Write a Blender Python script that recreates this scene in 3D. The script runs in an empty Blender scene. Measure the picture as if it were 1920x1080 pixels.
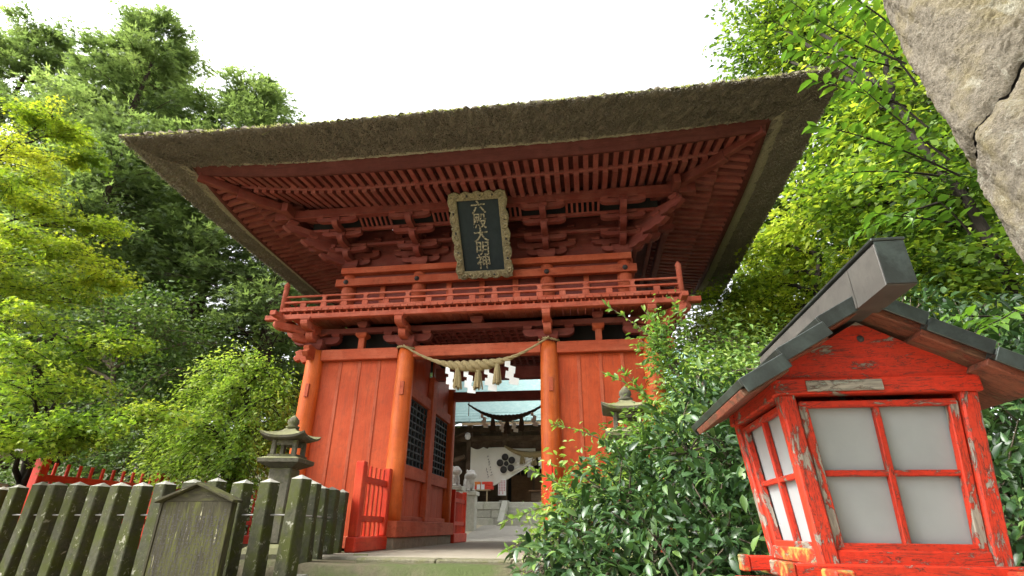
import bpy, bmesh, math, random
import numpy as np
from mathutils import Matrix, Vector

# ------------------------------------------------------------------ camera, sky, sun, exposure
SC = bpy.context.scene
COL = SC.collection
R = math.radians
camd = bpy.data.cameras.new('camera'); cam = bpy.data.objects.new('camera', camd); COL.objects.link(cam)
camd.sensor_width = 36; camd.lens = 36 * 978 / 1920; camd.clip_start = 0.05; camd.clip_end = 2000
_r = [(0.9907768, -0.04957727, -0.12610881), (0.13529048, 0.41415453, 0.90009584), (0.00760424, -0.90885539, 0.41704203)]
cam.matrix_world = Matrix([[r[0], -r[1], -r[2], 0] for r in _r] + [[0, 0, 0, 1]])
SC.camera = cam
w = bpy.data.worlds.new('World'); SC.world = w; w.use_nodes = True
nt = w.node_tree; nt.nodes.clear()
SUN_EL, SUN_AZ = 46.0, 248.0      # azimuth clockwise from +Y: the light comes from the left, behind the viewer
sky = nt.nodes.new('ShaderNodeTexSky'); sky.sky_type = 'NISHITA'; sky.sun_disc = False
sky.sun_elevation = R(SUN_EL); sky.sun_rotation = R(SUN_AZ); sky.air_density = 1.0; sky.dust_density = 4.0
hs = nt.nodes.new('ShaderNodeHueSaturation'); hs.inputs['Saturation'].default_value = 0.12
bg = nt.nodes.new('ShaderNodeBackground'); bg.inputs['Strength'].default_value = 0.15
wo = nt.nodes.new('ShaderNodeOutputWorld')
nt.links.new(sky.outputs[0], hs.inputs['Color']); nt.links.new(hs.outputs[0], bg.inputs[0]); nt.links.new(bg.outputs[0], wo.inputs[0])
sl = bpy.data.lights.new('sun', 'SUN'); so = bpy.data.objects.new('sun', sl); COL.objects.link(so)
sl.energy = 1.3; sl.angle = R(18); sl.color = (1.0, 0.96, 0.88)
_sd = Vector((math.sin(R(SUN_AZ)) * math.cos(R(SUN_EL)), math.cos(R(SUN_AZ)) * math.cos(R(SUN_EL)), math.sin(R(SUN_EL))))
so.rotation_euler = _sd.to_track_quat('Z', 'Y').to_euler()
SC.view_settings.view_transform = 'Standard'; SC.view_settings.look = 'None'
SC.view_settings.gamma = 1.0; SC.view_settings.use_curve_mapping = False
SC.view_settings.exposure = 2.08
SC.cycles.max_bounces = 6; SC.cycles.diffuse_bounces = 4; SC.cycles.glossy_bounces = 2; SC.cycles.transmission_bounces = 3
SC.cycles.use_denoising = True

# ------------------------------------------------------------------ helpers
W = {}
def V(*a): return Vector(a)
I4 = Matrix.Identity(4)
def T(x, y, z): return Matrix.Translation((x, y, z))
def RZ(a): return Matrix.Rotation(a, 4, 'Z')
def RX(a): return Matrix.Rotation(a, 4, 'X')
def RY(a): return Matrix.Rotation(a, 4, 'Y')
def put(o, m=None, parent=None):
    m = m.copy() if m is not None else I4.copy()
    COL.objects.link(o)
    if parent is not None:
        o.parent = parent; o.matrix_parent_inverse = W[parent.name].inverted()
    o.matrix_basis = m; W[o.name] = m
    return o
def ob(name, mesh, parent=None, m=None, kind=None):
    o = bpy.data.objects.new(name, mesh); put(o, m, parent)
    if kind: o['kind'] = kind
    return o
def tag(o, label=None, cat=None, group=None, kind=None):
    if label: o['label'] = label
    if cat: o['category'] = cat
    if group: o['group'] = group
    if kind: o['kind'] = kind
    return o
def thing(name, loc, label, cat, group=None):
    return tag(put(bpy.data.objects.new(name, None), T(*loc)), label, cat, group)
def frame(p0, p1, up=(0, 0, 1)):
    p0 = Vector(p0); p1 = Vector(p1); x = (p1 - p0).normalized(); u = Vector(up)
    y = u.cross(x)
    if y.length < 1e-4: y = Vector((0, 1, 0)).cross(x)
    y.normalize(); z = x.cross(y)
    m = Matrix((x, y, z)).transposed().to_4x4(); m.translation = (p0 + p1) / 2
    return m
MC = {}
def box_mesh(l, w_, h, mat, ch=0.0):
    k = (round(l, 3), round(w_, 4), round(h, 4), mat.name, round(ch, 4))
    if k in MC: return MC[k]
    bm = bmesh.new(); bmesh.ops.create_cube(bm, size=1)
    for v in bm.verts: v.co = Vector((v.co.x * l, v.co.y * w_, v.co.z * h))
    if ch > 0: bmesh.ops.bevel(bm, geom=bm.edges[:], offset=min(ch, .3 * min(l, w_, h)), segments=1, affect='EDGES')
    me = bpy.data.meshes.new('box'); bm.to_mesh(me); bm.free(); me.materials.append(mat); MC[k] = me
    return me
def beam(name, p0, p1, w_, h, mat, parent=None, ch=0.006, up=(0, 0, 1)):
    return ob(name, box_mesh((Vector(p1) - Vector(p0)).length, w_, h, mat, ch), parent, frame(p0, p1, up))
def bx(name, x0, x1, y0, y1, z0, z1, mat, parent=None, ch=0.006, m=None):
    """box from extents, its length (grain) along the longest side"""
    d = [x1 - x0, y1 - y0, z1 - z0]; c = Vector(((x0 + x1) / 2, (y0 + y1) / 2, (z0 + z1) / 2)); a = d.index(max(d))
    e = Vector((0, 0, 0)); e[a] = d[a] / 2
    if a == 0: f = frame(c - e, c + e); s = (d[0], d[1], d[2])
    elif a == 1: f = frame(c - e, c + e); s = (d[1], d[0], d[2])
    else: f = frame(c - e, c + e, (0, 1, 0)); s = (d[2], d[0], d[1])
    if m is not None: f = m @ f
    return ob(name, box_mesh(*s, mat, ch), parent, f)
def mesh_np(name, verts, faces, mat, smooth=False, attr=None):
    me = bpy.data.meshes.new(name); verts = np.asarray(verts, np.float32); faces = np.asarray(faces, np.int32)
    n = faces.shape[1]
    me.vertices.add(len(verts)); me.vertices.foreach_set('co', verts.ravel())
    me.loops.add(faces.size); me.loops.foreach_set('vertex_index', faces.ravel())
    me.polygons.add(len(faces)); me.polygons.foreach_set('loop_start', np.arange(0, faces.size, n, dtype=np.int32))
    if smooth: me.polygons.foreach_set('use_smooth', np.ones(len(faces), bool))
    if attr is not None:
        a = me.attributes.new('v', 'FLOAT', 'POINT'); a.data.foreach_set('value', np.asarray(attr, np.float32))
    me.update(calc_edges=True); me.materials.append(mat)
    return me
def poly_mesh(name, verts, faces, mat, smooth=False):
    me = bpy.data.meshes.new(name); me.from_pydata([tuple(v) for v in verts], [], faces); me.update(); me.materials.append(mat)
    if smooth: me.polygons.foreach_set('use_smooth', np.ones(len(me.polygons), bool))
    return me
def prism_mesh(pts, th, mat, ch=0.0, key=None):
    """outline in local x-z, extruded along y, centred"""
    if key and key in MC: return MC[key]
    bm = bmesh.new()
    f = bm.faces.new([bm.verts.new((x, -th / 2, z)) for x, z in pts])
    r = bmesh.ops.extrude_face_region(bm, geom=[f])
    for v in r['geom']:
        if isinstance(v, bmesh.types.BMVert): v.co.y += th
    bmesh.ops.recalc_face_normals(bm, faces=bm.faces[:])
    if ch: bmesh.ops.bevel(bm, geom=[e for e in bm.edges if abs(e.verts[0].co.y - e.verts[1].co.y) < 1e-6], offset=ch, segments=1, affect='EDGES')
    me = bpy.data.meshes.new('prism'); bm.to_mesh(me); bm.free(); me.materials.append(mat)
    if key: MC[key] = me
    return me
def lathe_mesh(prof, mat, n=20, key=None, smooth=True, rot=0.0):
    if key and key in MC: return MC[key]
    vs, fs = [], []
    for r, z in prof:
        for i in range(n):
            a = 2 * math.pi * i / n + rot; vs.append((r * math.cos(a), r * math.sin(a), z))
    for k in range(len(prof) - 1):
        for i in range(n):
            j = (i + 1) % n; fs.append((k * n + i, k * n + j, (k + 1) * n + j, (k + 1) * n + i))
    if prof[0][0] > 1e-4: fs.append(tuple(reversed(range(n))))
    if prof[-1][0] > 1e-4: fs.append(tuple(range((len(prof) - 1) * n, len(prof) * n)))
    me = poly_mesh('lathe', vs, fs, mat)
    if smooth:
        for p in me.polygons: p.use_smooth = len(p.vertices) == 4
    if key: MC[key] = me
    return me
def tube_np(pts, rad, n=6):
    """verts, quads of one tube along a polyline"""
    P = np.asarray(pts, float); k = len(P); r = np.broadcast_to(np.asarray(rad, float), (k,))
    t = np.gradient(P, axis=0); t /= np.linalg.norm(t, axis=1)[:, None] + 1e-9
    ref = np.array([0.31, 0.17, 0.93]) if abs(t[0] @ np.array([.31, .17, .93])) < .9 else np.array([1., 0, 0])
    a = np.cross(t, ref); a /= np.linalg.norm(a, axis=1)[:, None] + 1e-9; b = np.cross(t, a)
    ang = np.arange(n) * 2 * np.pi / n
    vs = (P[:, None, :] + r[:, None, None] * (np.cos(ang)[None, :, None] * a[:, None, :] + np.sin(ang)[None, :, None] * b[:, None, :])).reshape(-1, 3)
    i = np.arange(n); j = (i + 1) % n; fs = []
    for q in range(k - 1): fs.append(np.stack([q * n + i, q * n + j, (q + 1) * n + j, (q + 1) * n + i], 1))
    return vs, np.concatenate(fs)
def join_np(parts):
    vs, fs, o = [], [], 0
    for v, f in parts: vs.append(v); fs.append(f + o); o += len(v)
    return np.concatenate(vs), np.concatenate(fs)
def sstep(t): t = np.clip(t, 0, 1); return t * t * (3 - 2 * t)

# ------------------------------------------------------------------ materials
def nodes(name):
    m = bpy.data.materials.new(name); m.use_nodes = True; t = m.node_tree; t.nodes.clear()
    return m, t
def N(t, typ, **kw):
    n = t.nodes.new(typ)
    for k, v in kw.items():
        if k in n.inputs: n.inputs[k].default_value = v
        else: setattr(n, k, v)
    return n
def coords(t, scale=(1, 1, 1), rnd=True):
    tc = N(t, 'ShaderNodeTexCoord'); mp = N(t, 'ShaderNodeMapping'); mp.inputs['Scale'].default_value = scale
    t.links.new(tc.outputs['Object'], mp.inputs['Vector'])
    oi = N(t, 'ShaderNodeObjectInfo')
    if rnd:
        mu = N(t, 'ShaderNodeMath', operation='MULTIPLY'); mu.inputs[1].default_value = 37.0
        t.links.new(oi.outputs['Random'], mu.inputs[0]); t.links.new(mu.outputs[0], mp.inputs['Location'])
    return mp.outputs[0], oi
def noise(t, vec, scale, detail=5, rough=.6, dist=0.0):
    n = N(t, 'ShaderNodeTexNoise'); n.inputs['Scale'].default_value = scale; n.inputs['Detail'].default_value = detail
    n.inputs['Roughness'].default_value = rough; n.inputs['Distortion'].default_value = dist
    t.links.new(vec, n.inputs['Vector']); return n.outputs['Fac']
def ramp(t, fac, stops):
    r = N(t, 'ShaderNodeValToRGB'); e = r.color_ramp.elements
    while len(e) < len(stops): e.new(.5)
    for i, (p, c) in enumerate(stops):
        e[i].position = p; e[i].color = tuple(c) + (1,) if not isinstance(c, (int, float)) else (c, c, c, 1)
    t.links.new(fac, r.inputs[0]); return r.outputs[0]
def mix(t, fac, a, b, mode='MIX'):
    n = N(t, 'ShaderNodeMix', data_type='RGBA', blend_type=mode)
    for i, s in ((0, fac), (6, a), (7, b)):
        if hasattr(s, 'links') or hasattr(s, 'is_linked'): t.links.new(s, n.inputs[i])
        elif isinstance(s, (int, float)): n.inputs[i].default_value = s
        else: n.inputs[i].default_value = tuple(s) + (1,)
    return n.outputs[2]
def bump(t, h, strength, dist):
    b = N(t, 'ShaderNodeBump'); b.inputs['Strength'].default_value = strength; b.inputs['Distance'].default_value = dist
    t.links.new(h, b.inputs['Height']); return b.outputs[0]
def finish(m, t, col, rough=.7, nor=None, spec=.3, metal=0.0):
    p = N(t, 'ShaderNodeBsdfPrincipled'); o = N(t, 'ShaderNodeOutputMaterial')
    if hasattr(col, 'is_linked'): t.links.new(col, p.inputs['Base Color'])
    else: p.inputs['Base Color'].default_value = tuple(col) + (1,)
    if hasattr(rough, 'is_linked'): t.links.new(rough, p.inputs['Roughness'])
    else: p.inputs['Roughness'].default_value = rough
    p.inputs['Specular IOR Level'].default_value = spec; p.inputs['Metallic'].default_value = metal
    if nor is not None: t.links.new(nor, p.inputs['Normal'])
    t.links.new(p.outputs[0], o.inputs[0]); return m
def hsv(t, col, fac_socket, lo, hi):
    mr = N(t, 'ShaderNodeMapRange'); mr.inputs['To Min'].default_value = lo; mr.inputs['To Max'].default_value = hi
    t.links.new(fac_socket, mr.inputs['Value'])
    h = N(t, 'ShaderNodeHueSaturation'); t.links.new(mr.outputs[0], h.inputs['Value']); t.links.new(col, h.inputs['Color'])
    return h.outputs[0]
def painted(name, col, worn, wear=.5, g=(1.2, 14, 14), rough=.62, grime=None, var=(.82, 1.12), bmp=.25):
    """old paint on wood: grain along local x, faded and rubbed patches, a little dirt"""
    m, t = nodes(name); v, oi = coords(t, g); v2, _ = coords(t, (1, 1, 1))
    gr = noise(t, v, 3.0, 6, .65, .4); big = noise(t, v2, 2.2, 6, .62)
    c = mix(t, ramp(t, gr, [(.3, 0.0), (.75, 1.0)]), col, tuple(x * .70 for x in col))
    c = mix(t, ramp(t, big, [(.60 - wear * .3, 0.0), (.78, 1.0)]), c, worn)
    st_ = noise(t, v, 1.1, 8, .7, .8)                       # long stains running with the grain
    c = mix(t, ramp(t, st_, [(.50, 0.0), (.70, .62)]), c, grime or tuple(x * .42 for x in col))
    dr = noise(t, v2, 7.0, 8, .7)
    c = mix(t, ramp(t, dr, [(.54, 0.0), (.72, .6)]), c, grime or tuple(x * .35 for x in col))
    ck = noise(t, v, 4.5, 5, .6, 1.2)                       # hairline checks in the paint
    c = mix(t, ramp(t, ck, [(.488, 0.0), (.497, .55), (.503, .55), (.512, 0.0)]), c, tuple(x * .28 for x in col))
    c = hsv(t, c, oi.outputs['Random'], *var)
    return finish(m, t, c, rough, bump(t, gr, bmp, .006), .25)
M = {}
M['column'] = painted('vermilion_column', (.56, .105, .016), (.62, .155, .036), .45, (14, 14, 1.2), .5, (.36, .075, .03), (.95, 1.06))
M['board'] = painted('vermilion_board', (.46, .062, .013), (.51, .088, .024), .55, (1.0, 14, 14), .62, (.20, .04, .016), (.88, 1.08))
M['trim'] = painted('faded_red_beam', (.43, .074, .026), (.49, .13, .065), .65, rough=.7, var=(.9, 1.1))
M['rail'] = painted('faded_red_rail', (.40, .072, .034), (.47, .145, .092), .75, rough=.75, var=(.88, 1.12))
M['dark'] = painted('old_red_oxide_shaded', (.205, .040, .029), (.26, .078, .060), .6, rough=.78, grime=(.10, .04, .036), var=(.82, 1.12))  # weathered oxide red, darkened further for the shade of upper storey and eaves
M['rafter'] = painted('old_red_oxide_rafter_shaded', (.24, .052, .040), (.31, .105, .085), .7, rough=.78, grime=(.12, .05, .042), var=(.8, 1.18))  # rafter red, likewise darkened for the shade under the eaves
M['soffit'] = painted('soffit_board_shaded', (.115, .026, .020), (.15, .045, .036), .5, rough=.8)  # shade between the rafters is put into this colour; the fascia shares it
M['fence'] = painted('bright_red_fence', (.62, .042, .016), (.66, .095, .035), .4, rough=.45, grime=(.32, .04, .02), var=(.9, 1.08))
M['black'] = painted('black_lattice', (.035, .042, .05), (.09, .10, .11), .6, rough=.6, grime=(.02, .02, .022))
M['timber'] = painted('old_brown_timber', (.12, .077, .048), (.19, .135, .09), .5, rough=.8, grime=(.04, .03, .022))
M['timber_door'] = painted('brown_door_timber', (.19, .10, .05), (.26, .155, .085), .5, rough=.7, grime=(.08, .05, .03))
M['plain'] = painted('pale_bare_timber', (.5, .37, .22), (.6, .48, .33), .6, rough=.8, grime=(.3, .22, .14))
def stone(name, c1, c2, lich, moss, lich_p=(.6, .7), moss_p=(.55, .7), sc=1.0, bmp=.7, rough=.9, dark=.5, top=None):
    m, t = nodes(name); v, oi = coords(t)
    fine = noise(t, v, 55 * sc, 4, .7); mid = noise(t, v, 9 * sc, 7, .65); big = noise(t, v, 2.6 * sc, 5, .6)
    c = mix(t, ramp(t, mid, [(.3, 0.0), (.7, 1.0)]), c1, c2)
    c = mix(t, ramp(t, fine, [(.4, 0.0), (.75, dark)]), c, tuple(x * .4 for x in c1))
    c = mix(t, ramp(t, big, [(moss_p[0], 0.0), (moss_p[1], .9)]), c, moss)
    l2 = noise(t, v, 5.2 * sc, 8, .72, .6)
    c = mix(t, ramp(t, l2, [(lich_p[0], 0.0), (lich_p[1], .92)]), c, lich)
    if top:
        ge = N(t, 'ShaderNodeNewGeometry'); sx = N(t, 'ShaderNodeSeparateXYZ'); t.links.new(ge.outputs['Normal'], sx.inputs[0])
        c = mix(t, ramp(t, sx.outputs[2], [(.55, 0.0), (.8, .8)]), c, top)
    c = hsv(t, c, oi.outputs['Random'], .85, 1.15)
    h = N(t, 'ShaderNodeMath', operation='ADD'); t.links.new(mid, h.inputs[0]); t.links.new(fine, h.inputs[1])
    return finish(m, t, c, rough, bump(t, h.outputs[0], bmp, .02), .2)
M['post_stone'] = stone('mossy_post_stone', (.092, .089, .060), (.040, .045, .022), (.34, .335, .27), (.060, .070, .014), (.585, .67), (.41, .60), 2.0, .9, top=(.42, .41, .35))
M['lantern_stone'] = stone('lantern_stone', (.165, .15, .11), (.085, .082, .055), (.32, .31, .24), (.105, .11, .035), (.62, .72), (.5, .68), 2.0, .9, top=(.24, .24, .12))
M['granite'] = stone('torii_granite', (.235, .205, .158), (.155, .136, .105), (.36, .35, .285), (.20, .165, .075), (.56, .72), (.50, .72), 1.15, 1.0, dark=.95)
M['step_stone'] = stone('step_stone', (.27, .25, .17), (.165, .155, .095), (.40, .37, .28), (.14, .145, .05), (.60, .72), (.48, .68), 2.2, .9)
M['base_stone'] = stone('base_stone', (.30, .255, .19), (.20, .17, .12), (.38, .35, .28), (.17, .15, .08), (.64, .74), (.55, .75), 1.2, .5)
M['pale_stone'] = stone('pale_plinth_stone', (.60, .59, .51), (.47, .47, .40), (.70, .68, .61), (.38, .41, .26), (.58, .7), (.55, .72), .7, .5)
M['statue'] = stone('statue_stone', (.60, .58, .54), (.46, .44, .41), (.68, .66, .62), (.34, .33, .29), (.58, .7), (.6, .75), 2.0, .5)
M['concrete'] = stone('floor_concrete', (.33, .295, .23), (.26, .235, .18), (.40, .36, .29), (.21, .20, .12), (.62, .8), (.6, .8), .5, .25, dark=.3)
M['sand'] = stone('court_sand', (.42, .36, .255), (.34, .29, .205), (.48, .42, .32), (.34, .32, .2), (.62, .8), (.6, .8), .25, .4, dark=.35)
M['court'] = stone('sunlit_court_sand', (.58, .51, .37), (.48, .42, .30), (.64, .57, .44), (.40, .37, .24), (.62, .8), (.6, .8), .25, .4, dark=.3)  # brighter copy of the sand: sunlight on the open court put into the colour
M['court_path'] = stone('sunlit_court_paving', (.52, .49, .42), (.44, .41, .35), (.58, .55, .48), (.38, .36, .28), (.62, .8), (.6, .8), .5, .3, dark=.3)  # paving likewise brightened for the sunlight on the court
M['earth'] = stone('garden_earth', (.115, .095, .062), (.07, .066, .037), (.18, .155, .105), (.055, .075, .022), (.62, .75), (.45, .62), .5, .9)
def straw(name, c1, c2, c3, g, bmp=.9):
    m, t = nodes(name); v, oi = coords(t, g, False); v2, _ = coords(t, (1, 1, 1), False)
    a = noise(t, v, 20, 5, .7, .3); b = noise(t, v2, 1.4, 6, .65); f = noise(t, v2, 60, 3, .7)
    c = mix(t, ramp(t, a, [(.34, 0.0), (.68, 1.0)]), c1, c2)
    c = mix(t, ramp(t, b, [(.45, 0.0), (.72, .8)]), c, c3)
    c = mix(t, ramp(t, f, [(.5, 0.0), (.7, .6)]), c, tuple(x * .45 for x in c1))
    h = N(t, 'ShaderNodeMath', operation='ADD'); t.links.new(a, h.inputs[0]); t.links.new(f, h.inputs[1])
    return finish(m, t, c, .95, bump(t, h.outputs[0], bmp, .03), .1)
M['thatch'] = straw('thatch', (.27, .23, .175), (.16, .138, .108), (.22, .19, .14), (1.6, 1.6, 1.6), 1.0)
M['thatch_top'] = straw('thatch_top', (.30, .285, .19), (.20, .19, .12), (.20, .22, .09), (1, 1, 1))
M['reed'] = straw('reed_edge', (.46, .40, .29), (.31, .27, .19), (.37, .33, .23), (3, 3, 3))
M['rope'] = straw('straw_rope', (.46, .36, .19), (.32, .245, .125), (.38, .32, .17), (9, 9, 9), .7)
M['rope_old'] = straw('old_rope', (.115, .078, .05), (.06, .042, .03), (.09, .065, .042), (9, 9, 9), .7)
def simple(name, col, rough=.7, var=(.92, 1.08), sc=12, amt=.25, spec=.3, metal=0.0, bmp=.1):
    m, t = nodes(name); v, oi = coords(t); n = noise(t, v, sc, 6, .65)
    c = mix(t, ramp(t, n, [(.4, 0.0), (.7 if amt < .95 else .6, amt)]), col, tuple(x * (.55 if amt < .95 else .16) for x in col))
    c = hsv(t, c, oi.outputs['Random'], *var)
    return finish(m, t, c, rough, bump(t, n, bmp, .004), spec, metal)
M['paper'] = simple('white_paper', (.80, .80, .79), .8, amt=.08)
M['pane'] = simple('frosted_pane', (.285, .30, .302), .45, (.95, 1.05), 5, .22, .3)
M['cloth'] = simple('curtain_cloth', (.74, .715, .635), .9, amt=.12, sc=6)
M['ink'] = simple('ink', (.045, .04, .038), .8)
M['gold'] = simple('worn_gilt', (.42, .37, .25), .8, amt=1.0, sc=26)
M['plaque_board'] = simple('plaque_board', (.020, .030, .034), .75, amt=.6, sc=9)
M['plaque_frame'] = stone('plaque_frame_wood', (.44, .365, .21), (.20, .165, .10), (.56, .50, .33), (.12, .105, .075), (.56, .68), (.5, .7), 3.0, .8)
M['nail'] = simple('iron', (.05, .045, .045), .6)
M['iron'] = simple('dull_iron_bar', (.22, .21, .195), .6)
M['void'] = simple('dark_interior', (.02, .017, .016), .95)  # near-black backing: the shade inside openings is put into the colour
M['red_box'] = simple('red_lacquer', (.68, .055, .03), .4)
M['orange_box'] = simple('orange_box', (.75, .25, .06), .6)
M['pink'] = simple('pink_print', (.62, .16, .2), .8)
M['white_plastic'] = simple('white_plastic', (.7, .7, .68), .4)
def copper(name, c1, c2, rough=.5, metal=.0):
    m, t = nodes(name); v, oi = coords(t, (1, 1, 1)); a = noise(t, v, 5, 7, .68, .5); b = noise(t, v, 26, 5, .7)
    c = mix(t, ramp(t, a, [(.42, 0.0), (.7, 1.0)]), c1, c2)
    c = mix(t, ramp(t, b, [(.52, 0.0), (.75, .5)]), c, tuple(x * .5 for x in c1))
    c = hsv(t, c, oi.outputs['Random'], .85, 1.15)
    return finish(m, t, c, rough, bump(t, b, .25, .004), .5, metal)
M['copper_green'] = copper('verdigris_roof', (.20, .33, .315), (.29, .41, .385), .6)
M['copper_dark'] = copper('dark_copper_sheet', (.05, .056, .052), (.10, .125, .115), .38, .55)
M['copper_brown'] = copper('brown_copper_sheet', (.050, .046, .040), (.075, .070, .060), .6, .0)
def peeling(name, red, wood, p, moss=None, g=(1.0, 9, 9)):
    """flaking red paint over grey weathered wood"""
    m, t = nodes(name); v, oi = coords(t, g); v2, _ = coords(t)
    v3, _ = coords(t, (g[0] * 2.4, g[1] * .75, g[2] * .75))
    grain = noise(t, v, 9, 6, .7, .6); flake = noise(t, v3, 3.2, 11, .74, .5); fine = noise(t, v2, 60, 5, .72); region = noise(t, v2, 4.0, 3, .5)
    ad = N(t, 'ShaderNodeMath', operation='MULTIPLY_ADD'); t.links.new(region, ad.inputs[0]); ad.inputs[1].default_value = .45; t.links.new(flake, ad.inputs[2])
    p = p + .225
    msk = ramp(t, ad.outputs[0], [(p, 0.0), (p + .02, 1.0)]); rim = ramp(t, ad.outputs[0], [(p - .035, 0.0), (p - .004, .8), (p, .8), (p + .012, 0.0)])
    wd = mix(t, ramp(t, grain, [(.35, 0.0), (.65, 1.0)]), wood, tuple(x * .38 for x in wood))
    rd = mix(t, ramp(t, fine, [(.45, 0.0), (.72, .7)]), red, tuple(x * .45 for x in red))
    rd = mix(t, ramp(t, noise(t, v2, 6, 6, .65), [(.4, 0.0), (.75, .75)]), rd, (red[0] * .62, red[1] * 1.1, red[2] * 1.2))
    ck = noise(t, v, 5.0, 6, .65, 1.0); rd = mix(t, ramp(t, ck, [(.480, 0.0), (.494, .85), (.506, .85), (.520, 0.0)]), rd, (.06, .018, .012))
    rd = mix(t, rim, rd, (.10, .03, .02))
    c = mix(t, msk, rd, wd)
    if moss:
        ms = noise(t, v2, 13, 7, .7); c = mix(t, ramp(t, ms, [(moss, 0.0), (moss + .1, .95)]), c, (.26, .215, .05))
    h = mix(t, .35, msk, grain)
    inv = N(t, 'ShaderNodeInvert'); t.links.new(h, inv.inputs['Color'])
    return finish(m, t, c, .6, bump(t, inv.outputs[0], .7, .005), .3)
M['peel'] = peeling('flaking_red_paint', (.50, .026, .008), (.30, .26, .21), .60)
M['peel_post'] = peeling('flaking_red_post', (.54, .034, .012), (.33, .285, .23), .545)
M['peel_moss'] = peeling('mossy_flaking_red', (.52, .035, .012), (.28, .24, .17), .57, .50)
M['bare'] = peeling('bare_grey_wood', (.30, .265, .21), (.36, .32, .26), .45)
M['sheath'] = peeling('eave_board_wood', (.22, .065, .036), (.17, .085, .05), .55)
M['board_moss'] = None
def mossboard():
    m, t = nodes('mossy_notice_wood'); v, oi = coords(t, (1.2, 10, 10)); v2, _ = coords(t, (.8, 3.5, 3.5))
    a = noise(t, v, 5, 7, .7, .5); b = noise(t, v2, 3, 7, .7)
    c = mix(t, ramp(t, a, [(.35, 0.0), (.7, 1.0)]), (.045, .040, .023), (.020, .019, .011))
    c = mix(t, ramp(t, b, [(.47, 0.0), (.68, .85)]), c, (.075, .08, .018))
    c = mix(t, ramp(t, noise(t, v, 2.4, 6, .7), [(.64, 0.0), (.70, .85)]), c, (.36, .34, .22))
    return finish(m, t, c, .9, bump(t, a, .7, .008), .15)
M['board_moss'] = mossboard()
def bark(name, c1, c2):
    m, t = nodes(name); v, oi = coords(t, (5, 5, .9)); a = noise(t, v, 5, 7, .7, .5); v2, _ = coords(t); b = noise(t, v2, 1.8, 5, .6)
    c = mix(t, ramp(t, a, [(.35, 0.0), (.68, 1.0)]), c1, c2)
    c = mix(t, ramp(t, b, [(.55, 0.0), (.75, .5)]), c, (.06, .062, .04))
    return finish(m, t, c, .95, bump(t, a, .9, .03), .1)
M['bark_dark'] = bark('dark_bark', (.040, .033, .026), (.016, .014, .012))
M['bark_grey'] = bark('grey_bark', (.17, .14, .10), (.075, .062, .048))
M['bark_red'] = bark('cypress_bark', (.095, .068, .052), (.04, .03, .025))
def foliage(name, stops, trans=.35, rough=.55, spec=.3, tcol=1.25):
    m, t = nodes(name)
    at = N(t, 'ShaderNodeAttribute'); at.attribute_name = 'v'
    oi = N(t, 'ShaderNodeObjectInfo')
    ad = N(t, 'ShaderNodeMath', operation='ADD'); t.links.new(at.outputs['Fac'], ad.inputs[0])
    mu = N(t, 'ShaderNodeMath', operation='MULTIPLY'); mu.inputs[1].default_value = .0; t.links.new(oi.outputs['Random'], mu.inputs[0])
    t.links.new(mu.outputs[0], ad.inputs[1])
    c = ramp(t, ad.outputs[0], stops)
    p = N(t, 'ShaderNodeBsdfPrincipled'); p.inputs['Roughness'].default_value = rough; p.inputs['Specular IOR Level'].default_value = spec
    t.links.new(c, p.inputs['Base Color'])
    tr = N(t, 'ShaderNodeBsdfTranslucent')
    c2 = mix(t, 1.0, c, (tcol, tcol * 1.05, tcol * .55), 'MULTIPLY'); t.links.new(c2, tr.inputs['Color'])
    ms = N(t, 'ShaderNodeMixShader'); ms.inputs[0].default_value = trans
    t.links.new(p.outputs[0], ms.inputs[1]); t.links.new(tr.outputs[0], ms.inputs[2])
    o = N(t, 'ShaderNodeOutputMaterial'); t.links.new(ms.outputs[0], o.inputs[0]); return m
M['lf_conifer'] = foliage('cypress_foliage', [(0, (.075, .115, .048)), (.5, (.155, .215, .09)), (1, (.27, .34, .15))], .50, tcol=1.6)
M['lf_maple'] = foliage('maple_foliage', [(0, (.07, .14, .018)), (.55, (.21, .33, .035)), (1, (.42, .49, .06))], .5, .5)
M['lf_maple_y'] = foliage('yellow_maple_foliage', [(0, (.11, .19, .02)), (.5, (.30, .39, .035)), (1, (.52, .54, .06))], .5, .5)
M['lf_weep'] = foliage('weeping_foliage', [(0, (.14, .24, .035)), (.5, (.28, .40, .07)), (1, (.44, .52, .12))], .5, .5)
M['lf_shrub'] = foliage('shrub_foliage', [(0, (.04, .08, .02)), (.5, (.09, .155, .038)), (1, (.17, .24, .07))], .35, .45)
M['lf_right'] = foliage('woodland_foliage', [(0, (.035, .075, .014)), (.5, (.155, .255, .03)), (1, (.42, .48, .06))], .48, .5)
M['lf_wood'] = foliage('deep_wood_foliage', [(0, (.025, .05, .012)), (.5, (.085, .145, .027)), (1, (.22, .29, .05))], .42, .5)
M['lf_fine'] = foliage('fine_bush_foliage', [(0, (.06, .13, .028)), (.5, (.145, .255, .05)), (1, (.32, .42, .10))], .4, .4, .4)
M['lf_camellia'] = foliage('camellia_leaf', [(0, (.014, .036, .012)), (.5, (.040, .092, .025)), (1, (.13, .21, .05))], .16, .36, .42)
M['lf_big'] = foliage('broad_leaf', [(0, (.06, .135, .02)), (.5, (.11, .22, .026)), (1, (.20, .32, .04))], .45, .4, .4)

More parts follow.
